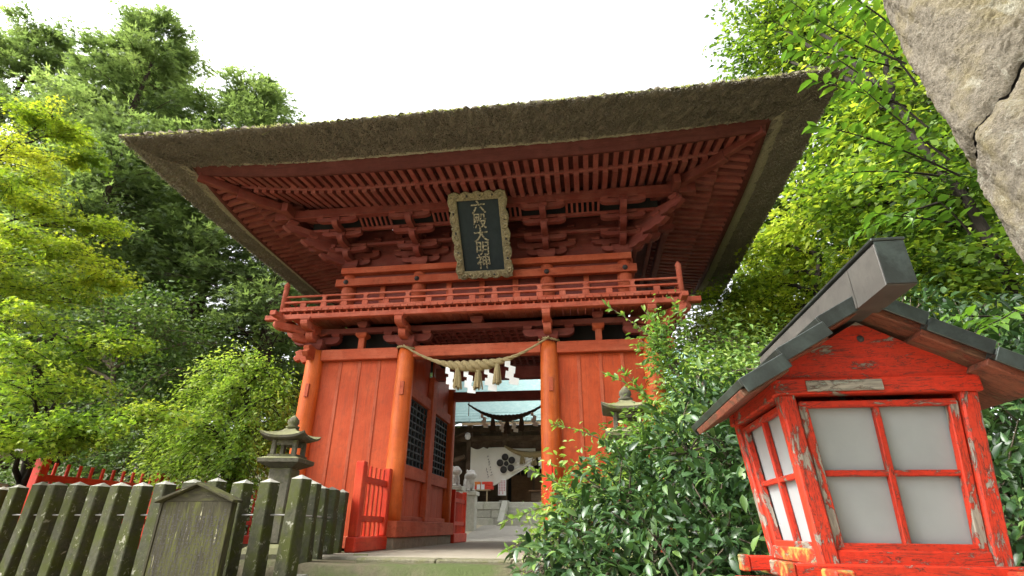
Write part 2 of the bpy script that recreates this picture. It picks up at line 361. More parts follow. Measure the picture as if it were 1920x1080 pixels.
# ------------------------------------------------------------------ ground
FZ = -0.37                      # level of the gate's paved floor
def gz(x, y):
    yf = 6.2 - .2106 * np.minimum(np.asarray(x) + 3.38, 0) + .12     # the raised garden starts behind the stone fence
    z = np.where(y < yf, -1.62, -1.62 + 1.2 * sstep((y - yf) / .4))
    z = z + .44 * sstep((y - 16.5) / 5.5)
    far = np.maximum(np.abs(x + 2) - 16, 0); z = z + np.where(y > 6, np.minimum(far * .12, 6), 0)
    z = z + np.where(y > 34, np.minimum((y - 34) * .15, 10), 0)
    return z
def grid_axis(lo, hi, a, b, fine, coarse):
    return np.unique(np.concatenate([np.linspace(lo, a, coarse), np.arange(a, b, fine), np.linspace(b, hi, coarse)]))
gx = grid_axis(-400, 400, -26, 22, .5, 14); gy = grid_axis(-200, 600, -4, 36, .25, 14)
GX, GY = np.meshgrid(gx, gy); rg = np.random.default_rng(3)
GZ = gz(GX, GY) + rg.normal(0, .012, GX.shape)
nx, ny = len(gx), len(gy); ii = np.arange((ny - 1) * nx).reshape(ny - 1, nx)[:, :-1].ravel()
ob('ground', mesh_np('ground', np.stack([GX, GY, GZ], -1).reshape(-1, 3), np.stack([ii, ii + 1, ii + nx + 1, ii + nx], 1), M['earth'], True), kind='structure')
# paved floor running through the gate, and the sandy court beyond
bx('gate_floor', -3.78, .05, 7.62, 16.2, -.75, FZ, M['concrete'], ch=.015)['kind'] = 'structure'
def sheet(name, x0, x1, y0, y1, nx_, ny_, zf, mat):
    X, Y = np.meshgrid(np.linspace(x0, x1, nx_), np.linspace(y0, y1, ny_)); Z = zf(X, Y)
    i = np.arange((ny_ - 1) * nx_).reshape(ny_ - 1, nx_)[:, :-1].ravel()
    return ob(name, mesh_np(name, np.stack([X, Y, Z], -1).reshape(-1, 3), np.stack([i, i + 1, i + nx_ + 1, i + nx_], 1), mat, True), kind='structure')
sheet('court', -12, 8, 16.21, 23.5, 41, 30, lambda x, y: gz(x, y) + .05, M['court'])
sheet('court_path', -4.0, -.2, 16.22, 22.4, 9, 30, lambda x, y: gz(x, y) + .058, M['court_path'])
sheet('forecourt', -16, 12, -24, 6.0, 29, 31, lambda x, y: gz(x, y) + .03, M['sand'])  # pale ground sheet, added to bounce light up under the eaves
sheet('approach_path', -4.6, 1.4, -24, 5.6, 13, 31, lambda x, y: gz(x, y) + .04, M['concrete'])
# steps up to the gate, each block of stone its own piece
st = thing('stone_steps', (-2.0, 6.4, -1.62), 'mossy stone steps rising to the gate floor', 'steps')
yy = 7.6
for k in range(5):
    z1 = FZ - .004 - k * .25; y0 = yy - (k + 1) * .38 + .38; xs = [-3.02, -1.95, -.98, .0]
    for i in range(3):
        bx('step_block', xs[i] + .003, xs[i + 1] - .003, y0 - .40, y0 + (.03 if k else .015), z1 - .26, z1, M['step_stone'], st, .018)
# sloping side stones of the steps
for xx in (-3.17,):
    pts = [(0, 0), (0, -.5), (-2.2, -1.75), (-2.2, -1.25)]
    ob('side_stone', prism_mesh([(-a, b) for a, b in pts], .24, M['lantern_stone'], .02), st, T(xx, 7.75, FZ + .02) @ RZ(-math.pi / 2))

# ------------------------------------------------------------------ the two-storey gate
CX, CY = -2.12, 11.85            # centre of the gate in plan
HX, HY, IX = 3.475, 1.85, 1.475  # half width and depth on the lower columns, half width of the passage
gate = thing('tower_gate', (CX, CY, FZ), 'red two-storey shrine gate with balcony and deep thatched roof', 'gate')
def G(x, o, z):                  # gate coordinates: x from the middle, o = how far out in front of the front column line
    return (CX + x, CY - HY - o, z)
def col_mesh(r, z0, z1):
    h = z1 - z0
    return lathe_mesh([(r * .98, 0), (r, h * .25), (r * .985, h * .7), (r * .93, h * .94), (r * .82, h)], M['column'], 28, ('col', r, round(h, 3)))
CR, CT = .185, 3.38
for y in (-HY, 0, HY):
    for x in (-HX, -IX, IX, HX):
        if y == 0 and abs(x) < 2: continue
        ob('column', col_mesh(CR, FZ + .22, CT), gate, T(CX + x, CY + y, FZ + .22))
        # wedge pegs where tie beams pass through
        for z in ((2.36,) if y < 0 else ()):
            bx('wedge', CX + x - .005, CX + x + .075, CY + y - CR - .022, CY + y - CR + .05, z, z + .27, M['trim'], gate, .004)
# stone and timber sills along the passage and under the walls
for sx in (-1, 1):
    xi = CX + sx * IX
    ys = [CY - HY - .24, CY - HY + 1.3, CY - HY + 2.75, CY + HY + .26]
    for a, b in zip(ys, ys[1:]):
        bx('base_stone', xi - .16, xi + .16, a + .004, b - .004, FZ - .1, FZ + .19, M['base_stone'], gate, .012)
    bx('sill', xi - .21, xi + .21, CY - HY - .26, CY + HY + .28, FZ + .19, FZ + .46, M['trim'], gate, .01)
    # middle post of the passage wall, panels, lattices
    bx('middle_post', xi - .14, xi + .14, CY - .16, CY + .16, FZ + .46, 3.2, M['trim'], gate, .01)
    for (a, b) in ((CY - HY + CR - .02, CY - .16), (CY + .16, CY + HY - CR + .02)):
        n = 3
        for i in range(n):
            q0, q1 = a + (b - a) * i / n, a + (b - a) * (i + 1) / n
            bx('panel_board', xi - .02, xi + .02, q0 + .003, q1 - .003, FZ + .46, .86, M['board'], gate, .003)
            bx('panel_board', xi - .02, xi + .02, q0 + .003, q1 - .003, 2.66, 3.7, M['board'], gate, .003)
        bx('foot_rail', xi - .09, xi + .09, a, b, FZ + .462, FZ + .55, M['trim'], gate)
        bx('lattice_rail', xi - .10, xi + .10, a, b, .86, 1.10, M['trim'], gate)
        bx('lattice_rail', xi - .10, xi + .10, a, b, 2.44, 2.66, M['trim'], gate)
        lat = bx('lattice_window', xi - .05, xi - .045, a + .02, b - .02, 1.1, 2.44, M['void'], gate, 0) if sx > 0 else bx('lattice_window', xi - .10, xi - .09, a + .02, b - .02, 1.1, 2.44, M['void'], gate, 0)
        nv, nh = 6, 9
        for i in range(nv + 1):
            q = a + .03 + (b - a - .06) * i / nv
            bx('lattice_bar', xi - .022, xi + .022, q - .019, q + .019, 1.1, 2.44, M['black'], lat, .003)
        for i in range(nh + 1):
            z = 1.12 + (2.42 - 1.12) * i / nh
            bx('lattice_bar', xi - .018, xi + .026, a + .0, b - .0, z - .017, z + .017, M['black'], lat, .003)
    for y in (CY - HY,):
        bx('wedge', xi - sx * (CR - .01) - .02, xi - sx * (CR - .01) + .02, y - .02, y + .05, .42, .70, M['trim'], gate, .004)
# front and back side-bay walls of wide boards with battens
for y, sg in ((CY - HY + .05, -1), (CY + HY - .05, 1)):
    for sx in (-1, 1):
        a, b = (IX + CR - .03, HX - CR + .03); n = 4; wd = (b - a) / n
        for i in range(n):
            x0 = CX + sx * (a + wd * i); x1 = CX + sx * (a + wd * (i + 1)); x0, x1 = min(x0, x1), max(x0, x1)
            bx('wall_board', x0 + .002, x1 - .002, y - .02, y + .02, FZ + .2, 3.14, M['board'], gate, .003)
            if i: 
                xb = CX + sx * (a + wd * i)
                bx('batten', xb - .034, xb + .034, y + sg * .02 - .014, y + sg * .02 + .014, FZ + .2, 3.14, M['trim'], gate, .004)
        bx('tie_beam', CX + sx * (IX + HX) / 2 - 1.0 + .16, CX + sx * (IX + HX) / 2 + 1.0 - .16, y - .10 - (.04 if sg < 0 else 0), y + .10, 3.142, 3.375, M['trim'], gate, .01)
        bx('foot_beam', CX + sx * (IX + HX) / 2 - 1.0 + .16, CX + sx * (IX + HX) / 2 + 1.0 - .16, y - .09, y + .09, FZ, FZ + .2, M['trim'], gate, .01)
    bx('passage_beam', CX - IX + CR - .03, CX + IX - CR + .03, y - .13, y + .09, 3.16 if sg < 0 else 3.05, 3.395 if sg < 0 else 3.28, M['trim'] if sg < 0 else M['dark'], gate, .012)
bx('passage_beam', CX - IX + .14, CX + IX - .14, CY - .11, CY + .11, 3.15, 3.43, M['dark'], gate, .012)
for x in (-HX, HX):              # plain side walls
    for a, b in ((CY - HY + CR, CY - CR), (CY + CR, CY + HY - CR)):
        for i in range(4):
            q = a + (b - a) * i / 4
            bx('wall_board', CX + x - .02, CX + x + .02, q + .002, q + (b - a) / 4 - .002, FZ + .2, 3.3, M['board'], gate, .003)
    bx('tie_beam', CX + x - .1, CX + x + .1, CY - HY + .17, CY + HY - .17, 3.15, 3.375, M['trim'], gate)
    bx('foot_beam', CX + x - .09, CX + x + .09, CY - HY + .1, CY + HY - .1, FZ, FZ + .2, M['trim'], gate)
# coffered lattice ceiling of the passage
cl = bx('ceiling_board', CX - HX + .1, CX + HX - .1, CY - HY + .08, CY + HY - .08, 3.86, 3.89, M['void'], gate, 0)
for i in range(18):
    x = CX - IX + .05 + (2 * IX - .1) * i / 17
    bx('ceiling_bar', x - .026, x + .026, CY - HY + .1, CY + HY - .1, 3.80, 3.859, M['dark'], cl, 0)
for i in range(17):
    y = CY - HY + .12 + (2 * HY - .24) * i / 16
    bx('ceiling_bar', CX - IX + .02, CX + IX - .02, y - .036, y + .036, 3.806, 3.852, M['dark'], cl, 0)
# near-black sheets standing in for the shade in the openings behind the lower brackets
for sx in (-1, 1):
    bx('transom_void', CX + sx * (IX + HX) / 2 - .98, CX + sx * (IX + HX) / 2 + .98, CY - HY + .30, CY - HY + .34, 3.3, 3.86, M['void'], gate, 0)

# ---- brackets
def arm_outline(L, h, c=.11):
    """bow-shaped bracket arm, both ends rounded up"""
    p = [(-L, h / 2), (L, h / 2)]
    for i in range(5):
        a = math.pi / 2 * i / 4; p.append((L - c * (1 - math.cos(a)), -h / 2 + (h * .78) * (1 - math.sin(a))))
    for i in range(5):
        a = math.pi / 2 * (4 - i) / 4; p.append((-L + c * (1 - math.cos(a)), -h / 2 + (h * .78) * (1 - math.sin(a))))
    return p
def arm(parent, c, d, L, h, w_, mat, name='bracket_arm'):
    """c centre, d unit direction in plan, half length L"""
    k = ('arm', round(L, 3), h, w_, mat.name)
    me = prism_mesh(arm_outline(L, h, min(.16, L * .5)), w_, mat, 0, k)
    return ob(name, me, parent, T(*c) @ RZ(math.atan2(d[1], d[0])))
def blk(parent, c, s, h, mat, ang=0.0, name='bearing_block'):
    k = ('blk', s, h, mat.name)
    if k not in MC:
        a, b = s / 2, s * .33
        vs = [(-b, -b, 0), (b, -b, 0), (b, b, 0), (-b, b, 0), (-a, -a, h * .45), (a, -a, h * .45), (a, a, h * .45), (-a, a, h * .45), (-a, -a, h), (a, -a, h), (a, a, h), (-a, a, h)]
        f = [(3, 2, 1, 0), (8, 9, 10, 11)]
        for q in (0, 4):
            for i in range(4): f.append((q + i, q + (i + 1) % 4, q + 4 + (i + 1) % 4, q + 4 + i))
        MC[k] = poly_mesh('block', vs, f, mat)
    return ob(name, MC[k], parent, T(*c) @ RZ(ang))
def bracket_set(base, dirs, z0, steps, mat, trim, w_=.13, lat=None):
    """base: plan position of the column; dirs: outward plan directions (with length factor);
       steps: list of (distance, arm z, arm h)"""
    root = blk(gate, (base[0], base[1], z0), .40, .20, mat, 0, 'bracket_set')
    for (dx, dy, f) in dirs:
        L0 = math.hypot(dx, dy); ux, uy = dx / L0, dy / L0; pa = math.atan2(uy, ux)
        for i, (d, z, h) in enumerate(steps):
            e = d * f; inn = -.25
            cx, cy = base[0] + ux * (e + .13 + inn) / 2, base[1] + uy * (e + .13 + inn) / 2
            arm(root, (cx, cy, z), (ux, uy), (e + .13 - inn) / 2, h, w_, trim)
            bc = (base[0] + ux * e, base[1] + uy * e, z + h / 2)
            blk(root, bc, .20, .085, trim, pa)
            if f == 1.0 and lat:
                lz = z + h / 2 + .085 + .055
                arm(root, (bc[0], bc[1], lz), (-uy, ux), lat, .11, .11, mat)
                for q in (-1, 0, 1):
                    blk(root, (bc[0] - uy * q * (lat - .1), bc[1] + ux * q * (lat - .1), lz + .055), .17, .07, mat, pa)
    return root
# lower sets carry the balcony
for x in (-HX, -IX, IX, HX):
    dirs = [(0, -1, 1.0)]
    if abs(x) > 2: s = 1 if x > 0 else -1; dirs += [(s, 0, .999), (s, -1, 1.414)]
    bs = bracket_set((CX + x, CY - HY), dirs, CT - .01, [(.30, 3.575, .15), (.58, 3.755, .15)], M['dark'], M['rail'], .15)
    arm(bs, (CX + x, CY - HY - .01, 3.575), (1, 0), .52, .15, .14, M['dark'])
    for q in (-.42, .42): blk(bs, (CX + x + q, CY - HY - .01, 3.65), .18, .075, M['dark'])
    # carved nosing beside the column head
    if abs(x) > 2:
        s = 1 if x > 0 else -1
        pts = [(0, .13), (.20, .15), (.30, .10), (.27, .03), (.33, -.03), (.26, -.11), (.16, -.08), (.10, -.15), (0, -.12)]
        for (ang, off) in ((0 if s > 0 else math.pi, (s * .15, 0)), (-math.pi / 2, (0, -.15))):
            ob('carved_nosing', prism_mesh(pts, .13, M['trim'], .01, ('nose',)), gate, T(CX + x + off[0], CY - HY + off[1], 3.26) @ RZ(ang))
def front_back_beam(name, o, z0, z1, th, mat, ext=0.0, side=True):
    x = HX + o + ext
    a = bx(name, CX - x, CX + x, CY - HY - o - th / 2, CY - HY - o + th / 2, z0, z1, mat, gate, .008)
    if side:
        for s in (-1, 1):
            bx(name, CX + s * (HX + o) - th / 2 + .002, CX + s * (HX + o) + th / 2 - .002, CY - HY - o - ext, CY + HY + o, z0 + .003, z1 - .003, mat, gate, .008)
    return a
front_back_beam('wall_plate', .02, 3.725, 3.84, .13, M['dark'])
for sx in (-1, 1):               # short struts with bow arms in the dark openings
    x = CX + sx * (IX + HX) / 2
    bx('strut', x - .065, x + .065, CY - HY - .06, CY - HY + .06, 3.376, 3.64, M['trim'], gate, .008)
    blk(gate, (x, CY - HY, 3.62), .24, .10, M['trim'], 0)
blk(gate, (CX, CY - HY - .02, 3.84), .26, .13, M['dark'], 0)
for sx in (-1, 0, 1): blk(gate, (CX + sx * 2.475, CY - HY - .02, 3.842), .22, .12, M['dark'], 0)
# balcony
BO = .62; BX = HX + BO
balc = front_back_beam('balcony', .58, 3.88, 3.985, .13, M['rail'], .34)
nb = 53
for i in range(nb):
    x0 = CX - BX + 2 * BX * i / nb; x1 = CX - BX + 2 * BX * (i + 1) / nb
    bx('floor_board', x0 + .006, x1 - .006, CY - HY - BO - .03, CY - HY + .30, 4.055, 4.098, M['rail'], balc, 0)
    bx('floor_peg', (x0 + x1) / 2 - .014, (x0 + x1) / 2 + .014, CY - HY - BO + .02, CY - HY - BO + .06, 3.99, 4.054, M['trim'], balc, 0)
for s in (-1, 1):
    for i in range(30):
        y0 = CY - HY + .31 + (2 * HY - .2) * i / 30
        xa, xb = sorted((CX + s * (HX - .3), CX + s * (BX + .03)))
        bx('floor_board', xa, xb, y0 + .006, y0 + .118, 4.055, 4.098, M['rail'], balc, 0)
bx('floor_bearer', CX - HX, CX + HX, CY - HY - .40, CY - HY - .30, 3.97, 4.05, M['dark'], balc)
def railing(p0, p1, n):
    p0, p1 = Vector(p0), Vector(p1)
    for dz, w_, h, nm in ((0.025, .085, .045, 'foot_rail'), (.165, .075, .038, 'middle_rail')):
        beam(nm, p0 + V(0, 0, dz), p1 + V(0, 0, dz), w_, h, M['rail'], balc, .004)
    vs, fs = tube_np([p0 + (p1 - p0) * q + V(0, 0, .30) for q in np.linspace(0, 1, 3)], .024, 10)
    ob('hand_rail', mesh_np('hand_rail', vs, fs, M['rail'], True), balc)
    d = (p1 - p0).normalized()
    for i in range(1, n):
        c = p0 + (p1 - p0) * i / n
        s = .062
        beam('rail_post', c + V(0, 0, .048), c + V(0, 0, .146), .05, s * 2, M['rail'], balc, .004, up=d)
        if i % 2 == 0:
            k = ('rp',)
            pts = [(-.055, 0), (.055, 0), (.035, .04), (.035, .06), (.06, .10), (-.06, .10), (-.035, .06), (-.035, .04)]
            ob('post_cap', prism_mesh(pts, .05, M['rail'], 0, k), balc, T(c.x, c.y, c.z + .184) @ RZ(math.atan2(d.y, d.x)))
zr = 4.10
fl, fr = G(-BX + .03, BO - .03, zr), G(BX - .03, BO - .03, zr)
railing(fl, fr, 18)
railing(fl, (fl[0], CY + HY + .5, zr), 11); railing(fr, (fr[0], CY + HY + .5, zr), 11)
fin = [(.0, .66), (.012, .655), (.02, .635), (.05, .60), (.062, .565), (.055, .53), (.042, .515), (.06, .505), (.06, .49), (.05, .485), (.055, .46), (.055, -.08), (.0, -.08)][::-1]
for c in (fl, fr):
    ob('finial_post', lathe_mesh(fin, M['rail'], 14, ('fin',)), balc, T(*c))
# ---- upper storey
UX, UO = HX - .35, -.35
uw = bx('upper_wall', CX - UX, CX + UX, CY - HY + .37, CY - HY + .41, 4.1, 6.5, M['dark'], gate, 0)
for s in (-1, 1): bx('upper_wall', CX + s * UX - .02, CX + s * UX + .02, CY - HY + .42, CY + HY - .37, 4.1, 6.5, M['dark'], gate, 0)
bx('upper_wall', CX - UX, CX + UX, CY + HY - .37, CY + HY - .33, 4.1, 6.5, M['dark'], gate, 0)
for y in (CY - HY + .35, CY + HY - .35):
    for x in (-UX, -1.455, 1.455, UX):
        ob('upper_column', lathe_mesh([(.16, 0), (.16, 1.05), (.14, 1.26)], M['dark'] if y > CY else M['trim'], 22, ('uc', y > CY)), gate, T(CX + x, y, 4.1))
for x in (-2.3, -.75, 0, .75, 2.3): bx('upper_wall_post', CX + x - .06, CX + x + .06, CY - HY + .31, CY - HY + .369, 4.1, 5.0, M['trim'], uw)
for o, z0, z1, th, nm, mt in ((UO + .15, 4.96, 5.14, .12, 'upper_tie_beam', M['trim']), (UO + .06, 5.27, 5.42, .30, 'upper_tie_beam', M['trim']), (UO + .04, 5.142, 5.268, .05, 'frieze_board', M['dark']), (UO + .02, 4.40, 4.5, .1, 'upper_tie_beam', M['trim'])):
    x = UX + (o - UO) + (.1 if th != .05 else 0)
    bx(nm, CX - x, CX + x, CY - HY - o - th / 2, CY - HY - o + th / 2, z0, z1, mt, gate, .008)
    for s in (-1, 1):
        xs_ = CX + s * (HX + o)
        bx(nm, xs_ - th / 2, xs_ + th / 2, CY - HY - o + th / 2 + .003, CY + HY + o, z0 + .002, z1 - .002, mt, gate, .008)
for x in (-UX, -1.455, 1.455, UX):   # iron nail covers
    ob('nail_cover', lathe_mesh([(.055, 0), (.055, .02), (.035, .035), (.03, .05), (0, .055)], M['nail'], 12, ('nail',)), gate, T(CX + x, CY - HY - (UO + .21), 5.05) @ RX(math.pi / 2))
US = [(.36, 5.665, .14), (.72, 5.865, .14), (1.05, 6.06, .13)]
for x in (-UX, -1.455, 1.455, UX):
    dirs = [(0, -1, 1.0)]
    if abs(x) > 2: s = 1 if x > 0 else -1; dirs += [(s, 0, 1.0), (s, -1, 1.414)]
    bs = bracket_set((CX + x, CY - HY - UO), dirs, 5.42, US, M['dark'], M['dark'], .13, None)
    bp = (CX + x, CY - HY - UO)
    for d, z in ((.36, 5.80), (.72, 6.00), (1.05, 6.175)):
        for (ux, uy) in [(0, -1)] + ([(1 if x > 0 else -1, 0)] if abs(x) > 2 else []):
            c = (bp[0] + ux * d, bp[1] + uy * d)
            arm(bs, (c[0], c[1], z), (-uy, ux), .47, .10, .11, M['dark'])
            for q in (-.38, 0, .38): blk(bs, (c[0] - uy * q, c[1] + ux * q, z + .05), .17, .065, M['dark'], 0)
    # stepped wall arms
    for z, L in ((5.60, .45), (5.78, .66), (5.96, .45), (6.14, .66)):
        arm(bs, (bp[0], bp[1] - .03, z), (1, 0), L, .12, .13, M['dark'])
        for q in (-L + .09, 0, L - .09): blk(bs, (bp[0] + q, bp[1] - .03, z + .06), .17, .06, M['dark'], 0)
    if abs(x) > 2:                 # long diagonal tail beams under the hip
        s = 1 if x > 0 else -1
        for z, d0, d1, h in ((6.0, .2, 1.35, .14), (5.79, .2, 1.0, .13), (5.58, .2, .62, .13)):
            a = V(bp[0] + s * d0 * .707, bp[1] - d0 * .707, z); b = V(bp[0] + s * d1 * .707 * 1.2, bp[1] - d1 * .707 * 1.2, z)
            k = ('tail', round(d1, 2))
            Lh = (b - a).length / 2
            pts = [(-Lh, h / 2), (Lh - .05, h / 2), (Lh + .06, h * .3), (Lh, -.01), (Lh - .12, -h / 2), (Lh - .22, -h * .35), (Lh - .34, -h / 2 - .02), (-Lh, -h / 2)]
            ob('tail_beam', prism_mesh(pts, .13, M['dark'], 0, k), bs, frame(a, b))
# horizontal courses of bracket beams, ribbed strip under the purlin
front_back_beam('bracket_beam', .0, 5.88, 5.95, .10, M['dark'])
front_back_beam('bracket_beam', .37, 6.085, 6.15, .10, M['dark'])
pur = front_back_beam('eave_purlin', .70, 6.245, 6.46, .15, M['dark'], .42)
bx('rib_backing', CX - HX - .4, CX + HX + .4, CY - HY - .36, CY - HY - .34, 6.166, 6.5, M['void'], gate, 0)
for a, b in ((-UX + .5, -1.455 - .5), (-1.455 + .5, 1.455 - .5), (1.455 + .5, UX - .5)):
    n = int((b - a) / .105)
    for i in range(n + 1):
        x = a + (b - a) * i / max(n, 1)
        beam('rib', G(x, .39, 6.15), G(x, .64, 6.26), .05, .04, M['dark'], pur, 0)
# ---- roof: eave boards, rafters, thatch
def up_(t): return .20 * np.clip((np.abs(t) - .35) / .65, 0, 1) ** 2.0
def upf(x, o): return float(up_(abs(x) / (HX + 2.25)))
def ring(prof, mat, name, n=64, jit=0.0, upk=1.0, seed=1, smooth=True, kind=None, sides=(0, 1, 2, 3)):
    """sweep profile [(o, z)] round the four eaves with mitred corners and a lift at the corners"""
    rg_ = np.random.default_rng(seed); vs = []; K = len(prof)
    for sd in range(4):
        half, oth = (HX, HY) if sd % 2 == 0 else (HY, HX)
        t = np.linspace(-1, 1, n)
        for (o, z) in prof:
            a = t * (half + o); lift = up_(t) * upk * (np.where(t < 0, 1.35, 1.0) if sd == 0 else np.where(t > 0, 1.35, 1.0) if sd == 3 else 1.0)
            b = -(oth + o) * np.ones(n); zz = z + lift
            if jit:
                jj = rg_.normal(0, jit, (3, n)); jj[:, 0] = jj[:, -1] = 0
                b = b + jj[1]; zz = zz + jj[2]
            c, s = [(1, 0), (0, 1), (-1, 0), (0, -1)][sd]
            vs.append(np.stack([CX + a * c - b * s, CY + a * s + b * c, zz], 1))
    vs = np.concatenate(vs); fs = []
    for sd in sides:
        for k in range(K - 1):
            i = sd * K * n + k * n + np.arange(n - 1); fs.append(np.stack([i, i + 1, i + 1 + n, i + n], 1))
    return ob(name, mesh_np(name, vs, np.concatenate(fs), mat, smooth), gate, kind=kind)
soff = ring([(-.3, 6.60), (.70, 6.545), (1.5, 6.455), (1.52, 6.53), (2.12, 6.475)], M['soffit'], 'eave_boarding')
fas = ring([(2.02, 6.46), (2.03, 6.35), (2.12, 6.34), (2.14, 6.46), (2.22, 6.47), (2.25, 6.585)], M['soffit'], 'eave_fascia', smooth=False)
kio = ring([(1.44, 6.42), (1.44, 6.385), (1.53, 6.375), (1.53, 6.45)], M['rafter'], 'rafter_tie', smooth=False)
ring([(2.235, 6.55), (2.25, 6.515), (2.33, 6.51), (2.43, 6.54), (2.47, 6.60)], M['reed'], 'reed_edging', n=300, jit=.010, upk=.80, seed=16, smooth=False, sides=(1, 3))
# rafters, front and both sides, each tier
def rafters(half, fn, sp):
    n = int(2 * (half + 1.95) / sp)
    for i in range(n + 1):
        a = -(half + 1.95) + 2 * (half + 1.95) * i / n
        o0 = max(.55, abs(a) - half + .06); l = lambda o: float(up_(min(1.0, abs(a) / (half + o)))) * (1.35 if fn(a, o, 0)[0] < CX - 1 and fn(a, o, 0)[1] < CY else 1.0)
        if o0 < 1.42:
            z0 = 6.485 - .13 * (o0 - .55) / .97
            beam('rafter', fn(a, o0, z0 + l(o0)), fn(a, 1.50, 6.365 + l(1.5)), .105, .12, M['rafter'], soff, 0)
        o1 = max(1.40, abs(a) - half + .06)
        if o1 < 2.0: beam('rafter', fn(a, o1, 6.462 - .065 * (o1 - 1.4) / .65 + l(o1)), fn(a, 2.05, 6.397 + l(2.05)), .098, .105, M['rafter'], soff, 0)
rafters(HX, lambda a, o, z: (CX + a, CY - HY - o, z), .19)
rafters(HY, lambda a, o, z: (CX - HX - o, CY + a, z), .198)
rafters(HY, lambda a, o, z: (CX + HX + o, CY + a, z), .198)
for s in (-1, 1):                # hip rafters
    for sy in (-1, 1):
        p = lambda o, z: (CX + s * (HX + o), CY + sy * (HY + o), z)
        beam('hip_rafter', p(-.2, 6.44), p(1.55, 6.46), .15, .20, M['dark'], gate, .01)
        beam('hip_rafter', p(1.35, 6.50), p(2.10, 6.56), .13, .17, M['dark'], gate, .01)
# thatch: cut eave face, light reed edge, upper slopes
def thatch_rows():
    pr = []; 
    for q in np.linspace(0, 1, 15): pr.append((2.24 + .88 * q, 6.565 + .145 * q - .03 * math.sin(q * math.pi)))
    pr += [(3.13, 6.728), (3.10, 6.76), (2.93, 6.80)]
    return pr
ring(thatch_rows(), M['thatch'], 'thatch', n=260, jit=.020, upk=.62, seed=5, smooth=False)
ring([(2.235, 6.55), (2.25, 6.538), (2.275, 6.545), (2.30, 6.60)], M['reed'], 'reed_edging', n=200, jit=.006, upk=.80, seed=6, smooth=False)
def roof_top():
    n = 120; rows = []; rg_ = np.random.default_rng(9); ridge = 2.6
    vs, fs = [], []
    for sd in range(4):
        half, oth = (HX, HY) if sd % 2 == 0 else (HY, HX); c, s = [(1, 0), (0, 1), (-1, 0), (0, -1)][sd]
        for k, q in enumerate(np.linspace(0, 1, 12)):
            o = 3.0 - q * (HY + 3.0 - .05); t = np.linspace(-1, 1, n)
            z = 6.765 + 3.85 * (q ** 1.12) + up_(t) * .62 * (1 - q) ** 3 + rg_.normal(0, .025, n) * (1 if k else .4)
            hh = half + o if half > 2 else half + o
            a = t * max(hh, .05); b = -(oth + o)
            vs.append(np.stack([CX + a * c - b * s, CY + a * s + b * c, z], 1))
        for k in range(11):
            i = sd * 12 * n + k * n + np.arange(n - 1); fs.append(np.stack([i, i + 1, i + 1 + n, i + n], 1))
    return np.concatenate(vs), np.concatenate(fs)
v_, f_ = roof_top(); ob('roof', mesh_np('roof', v_, f_, M['thatch_top']), gate)
beam('ridge_cap', (CX - 2.3, CY, 10.62), (CX + 2.3, CY, 10.62), .6, .5, M['thatch_top'], gate, .1)
# loose straw and moss tufts along the upper edge of the eave
rg = np.random.default_rng(11)
def strands(n):
    t = rg.uniform(-1, 1, n); sd = rg.integers(0, 4, n); sd = np.where(rg.random(n) < .62, 0, sd)
    L = rg.uniform(.02, .07, n) * np.where(rg.random(n) < .004, 3, 1); vs = []; 
    clump = .5 + .5 * np.sin(t * 23) * np.sin(t * 61 + 1)
    P = []; D = []
    for i in range(n):
        half, oth = (HX, HY) if sd[i] % 2 == 0 else (HY, HX); o = rg.uniform(2.92, 3.13); c, s = [(1, 0), (0, 1), (-1, 0), (0, -1)][sd[i]]
        a = t[i] * (half + 3.06); b = -(oth + o); z = 6.72 + .06 * (3.13 - o) / .21 + float(up_(t[i])) * .62
        da, db, dz = rg.normal(0, .8), -rg.uniform(.1, 1.2), rg.normal(.1, .4)
        d = np.array([da * c - db * s, da * s + db * c, dz]); d /= np.linalg.norm(d)
        P.append((CX + a * c - b * s, CY + a * s + b * c, z)); D.append(d * L[i] * (.5 + clump[i]))
    P = np.array(P); D = np.array(D); sdv = np.cross(D, rg.normal(0, 1, D.shape)); sdv /= np.linalg.norm(sdv, axis=1)[:, None]; sdv *= .006
    v = np.stack([P - sdv, P + sdv, P + D + sdv * .3, P + D - sdv * .3], 1).reshape(-1, 3)
    return v, np.arange(4 * n).reshape(n, 4)
def straw_ends(n, seed):
    """cut ends of the thatch bristling out of the eave face"""
    rg_ = np.random.default_rng(seed); q = rg_.random(n) ** .9; t = rg_.uniform(-1, 1, n); sd = rg_.choice([0, 1, 3], n, p=[.56, .22, .22])
    o = 2.27 + .86 * q; z = 6.555 + .145 * q - .03 * np.sin(q * np.pi) + up_(t) * .62 + .012 * np.sin(t * 90) * np.sin(q * 9 + t * 40)
    half = np.where(sd == 0, HX, HY); oth = np.where(sd == 0, HY, HX); c = np.array([1, 0, -1, 0])[sd]; s2 = np.array([0, 1, 0, -1])[sd]
    a = t * (half + o); b = -(oth + o); P = np.stack([CX + a * c - b * s2, CY + a * s2 + b * c, z + .008], 1)
    da, db, dz = rg_.normal(0, .28, n), -rg_.uniform(.25, .8, n), -rg_.uniform(.5, 1.1, n); D = unit(np.stack([da * c - db * s2, da * s2 + db * c, dz], 1)) * (rg_.uniform(.014, .036, n) * np.where(rg_.random(n) < .03, 1.8, 1))[:, None]
    sv = unit(np.cross(D, rg_.normal(0, 1, (n, 3)))) * rg_.uniform(.004, .009, n)[:, None]
    v = np.stack([P - sv, P + sv, P + D + sv * .6, P + D - sv * .6], 1).reshape(-1, 3)
    blot = .45 + .22 * np.sin(t * 11 + sd) * np.sin(t * 29 + 2) + .12 * np.sin(q * 14)
    return v, np.arange(4 * n).reshape(n, 4), np.repeat(np.clip(blot + rg_.normal(0, .22, n), 0, 1), 4)
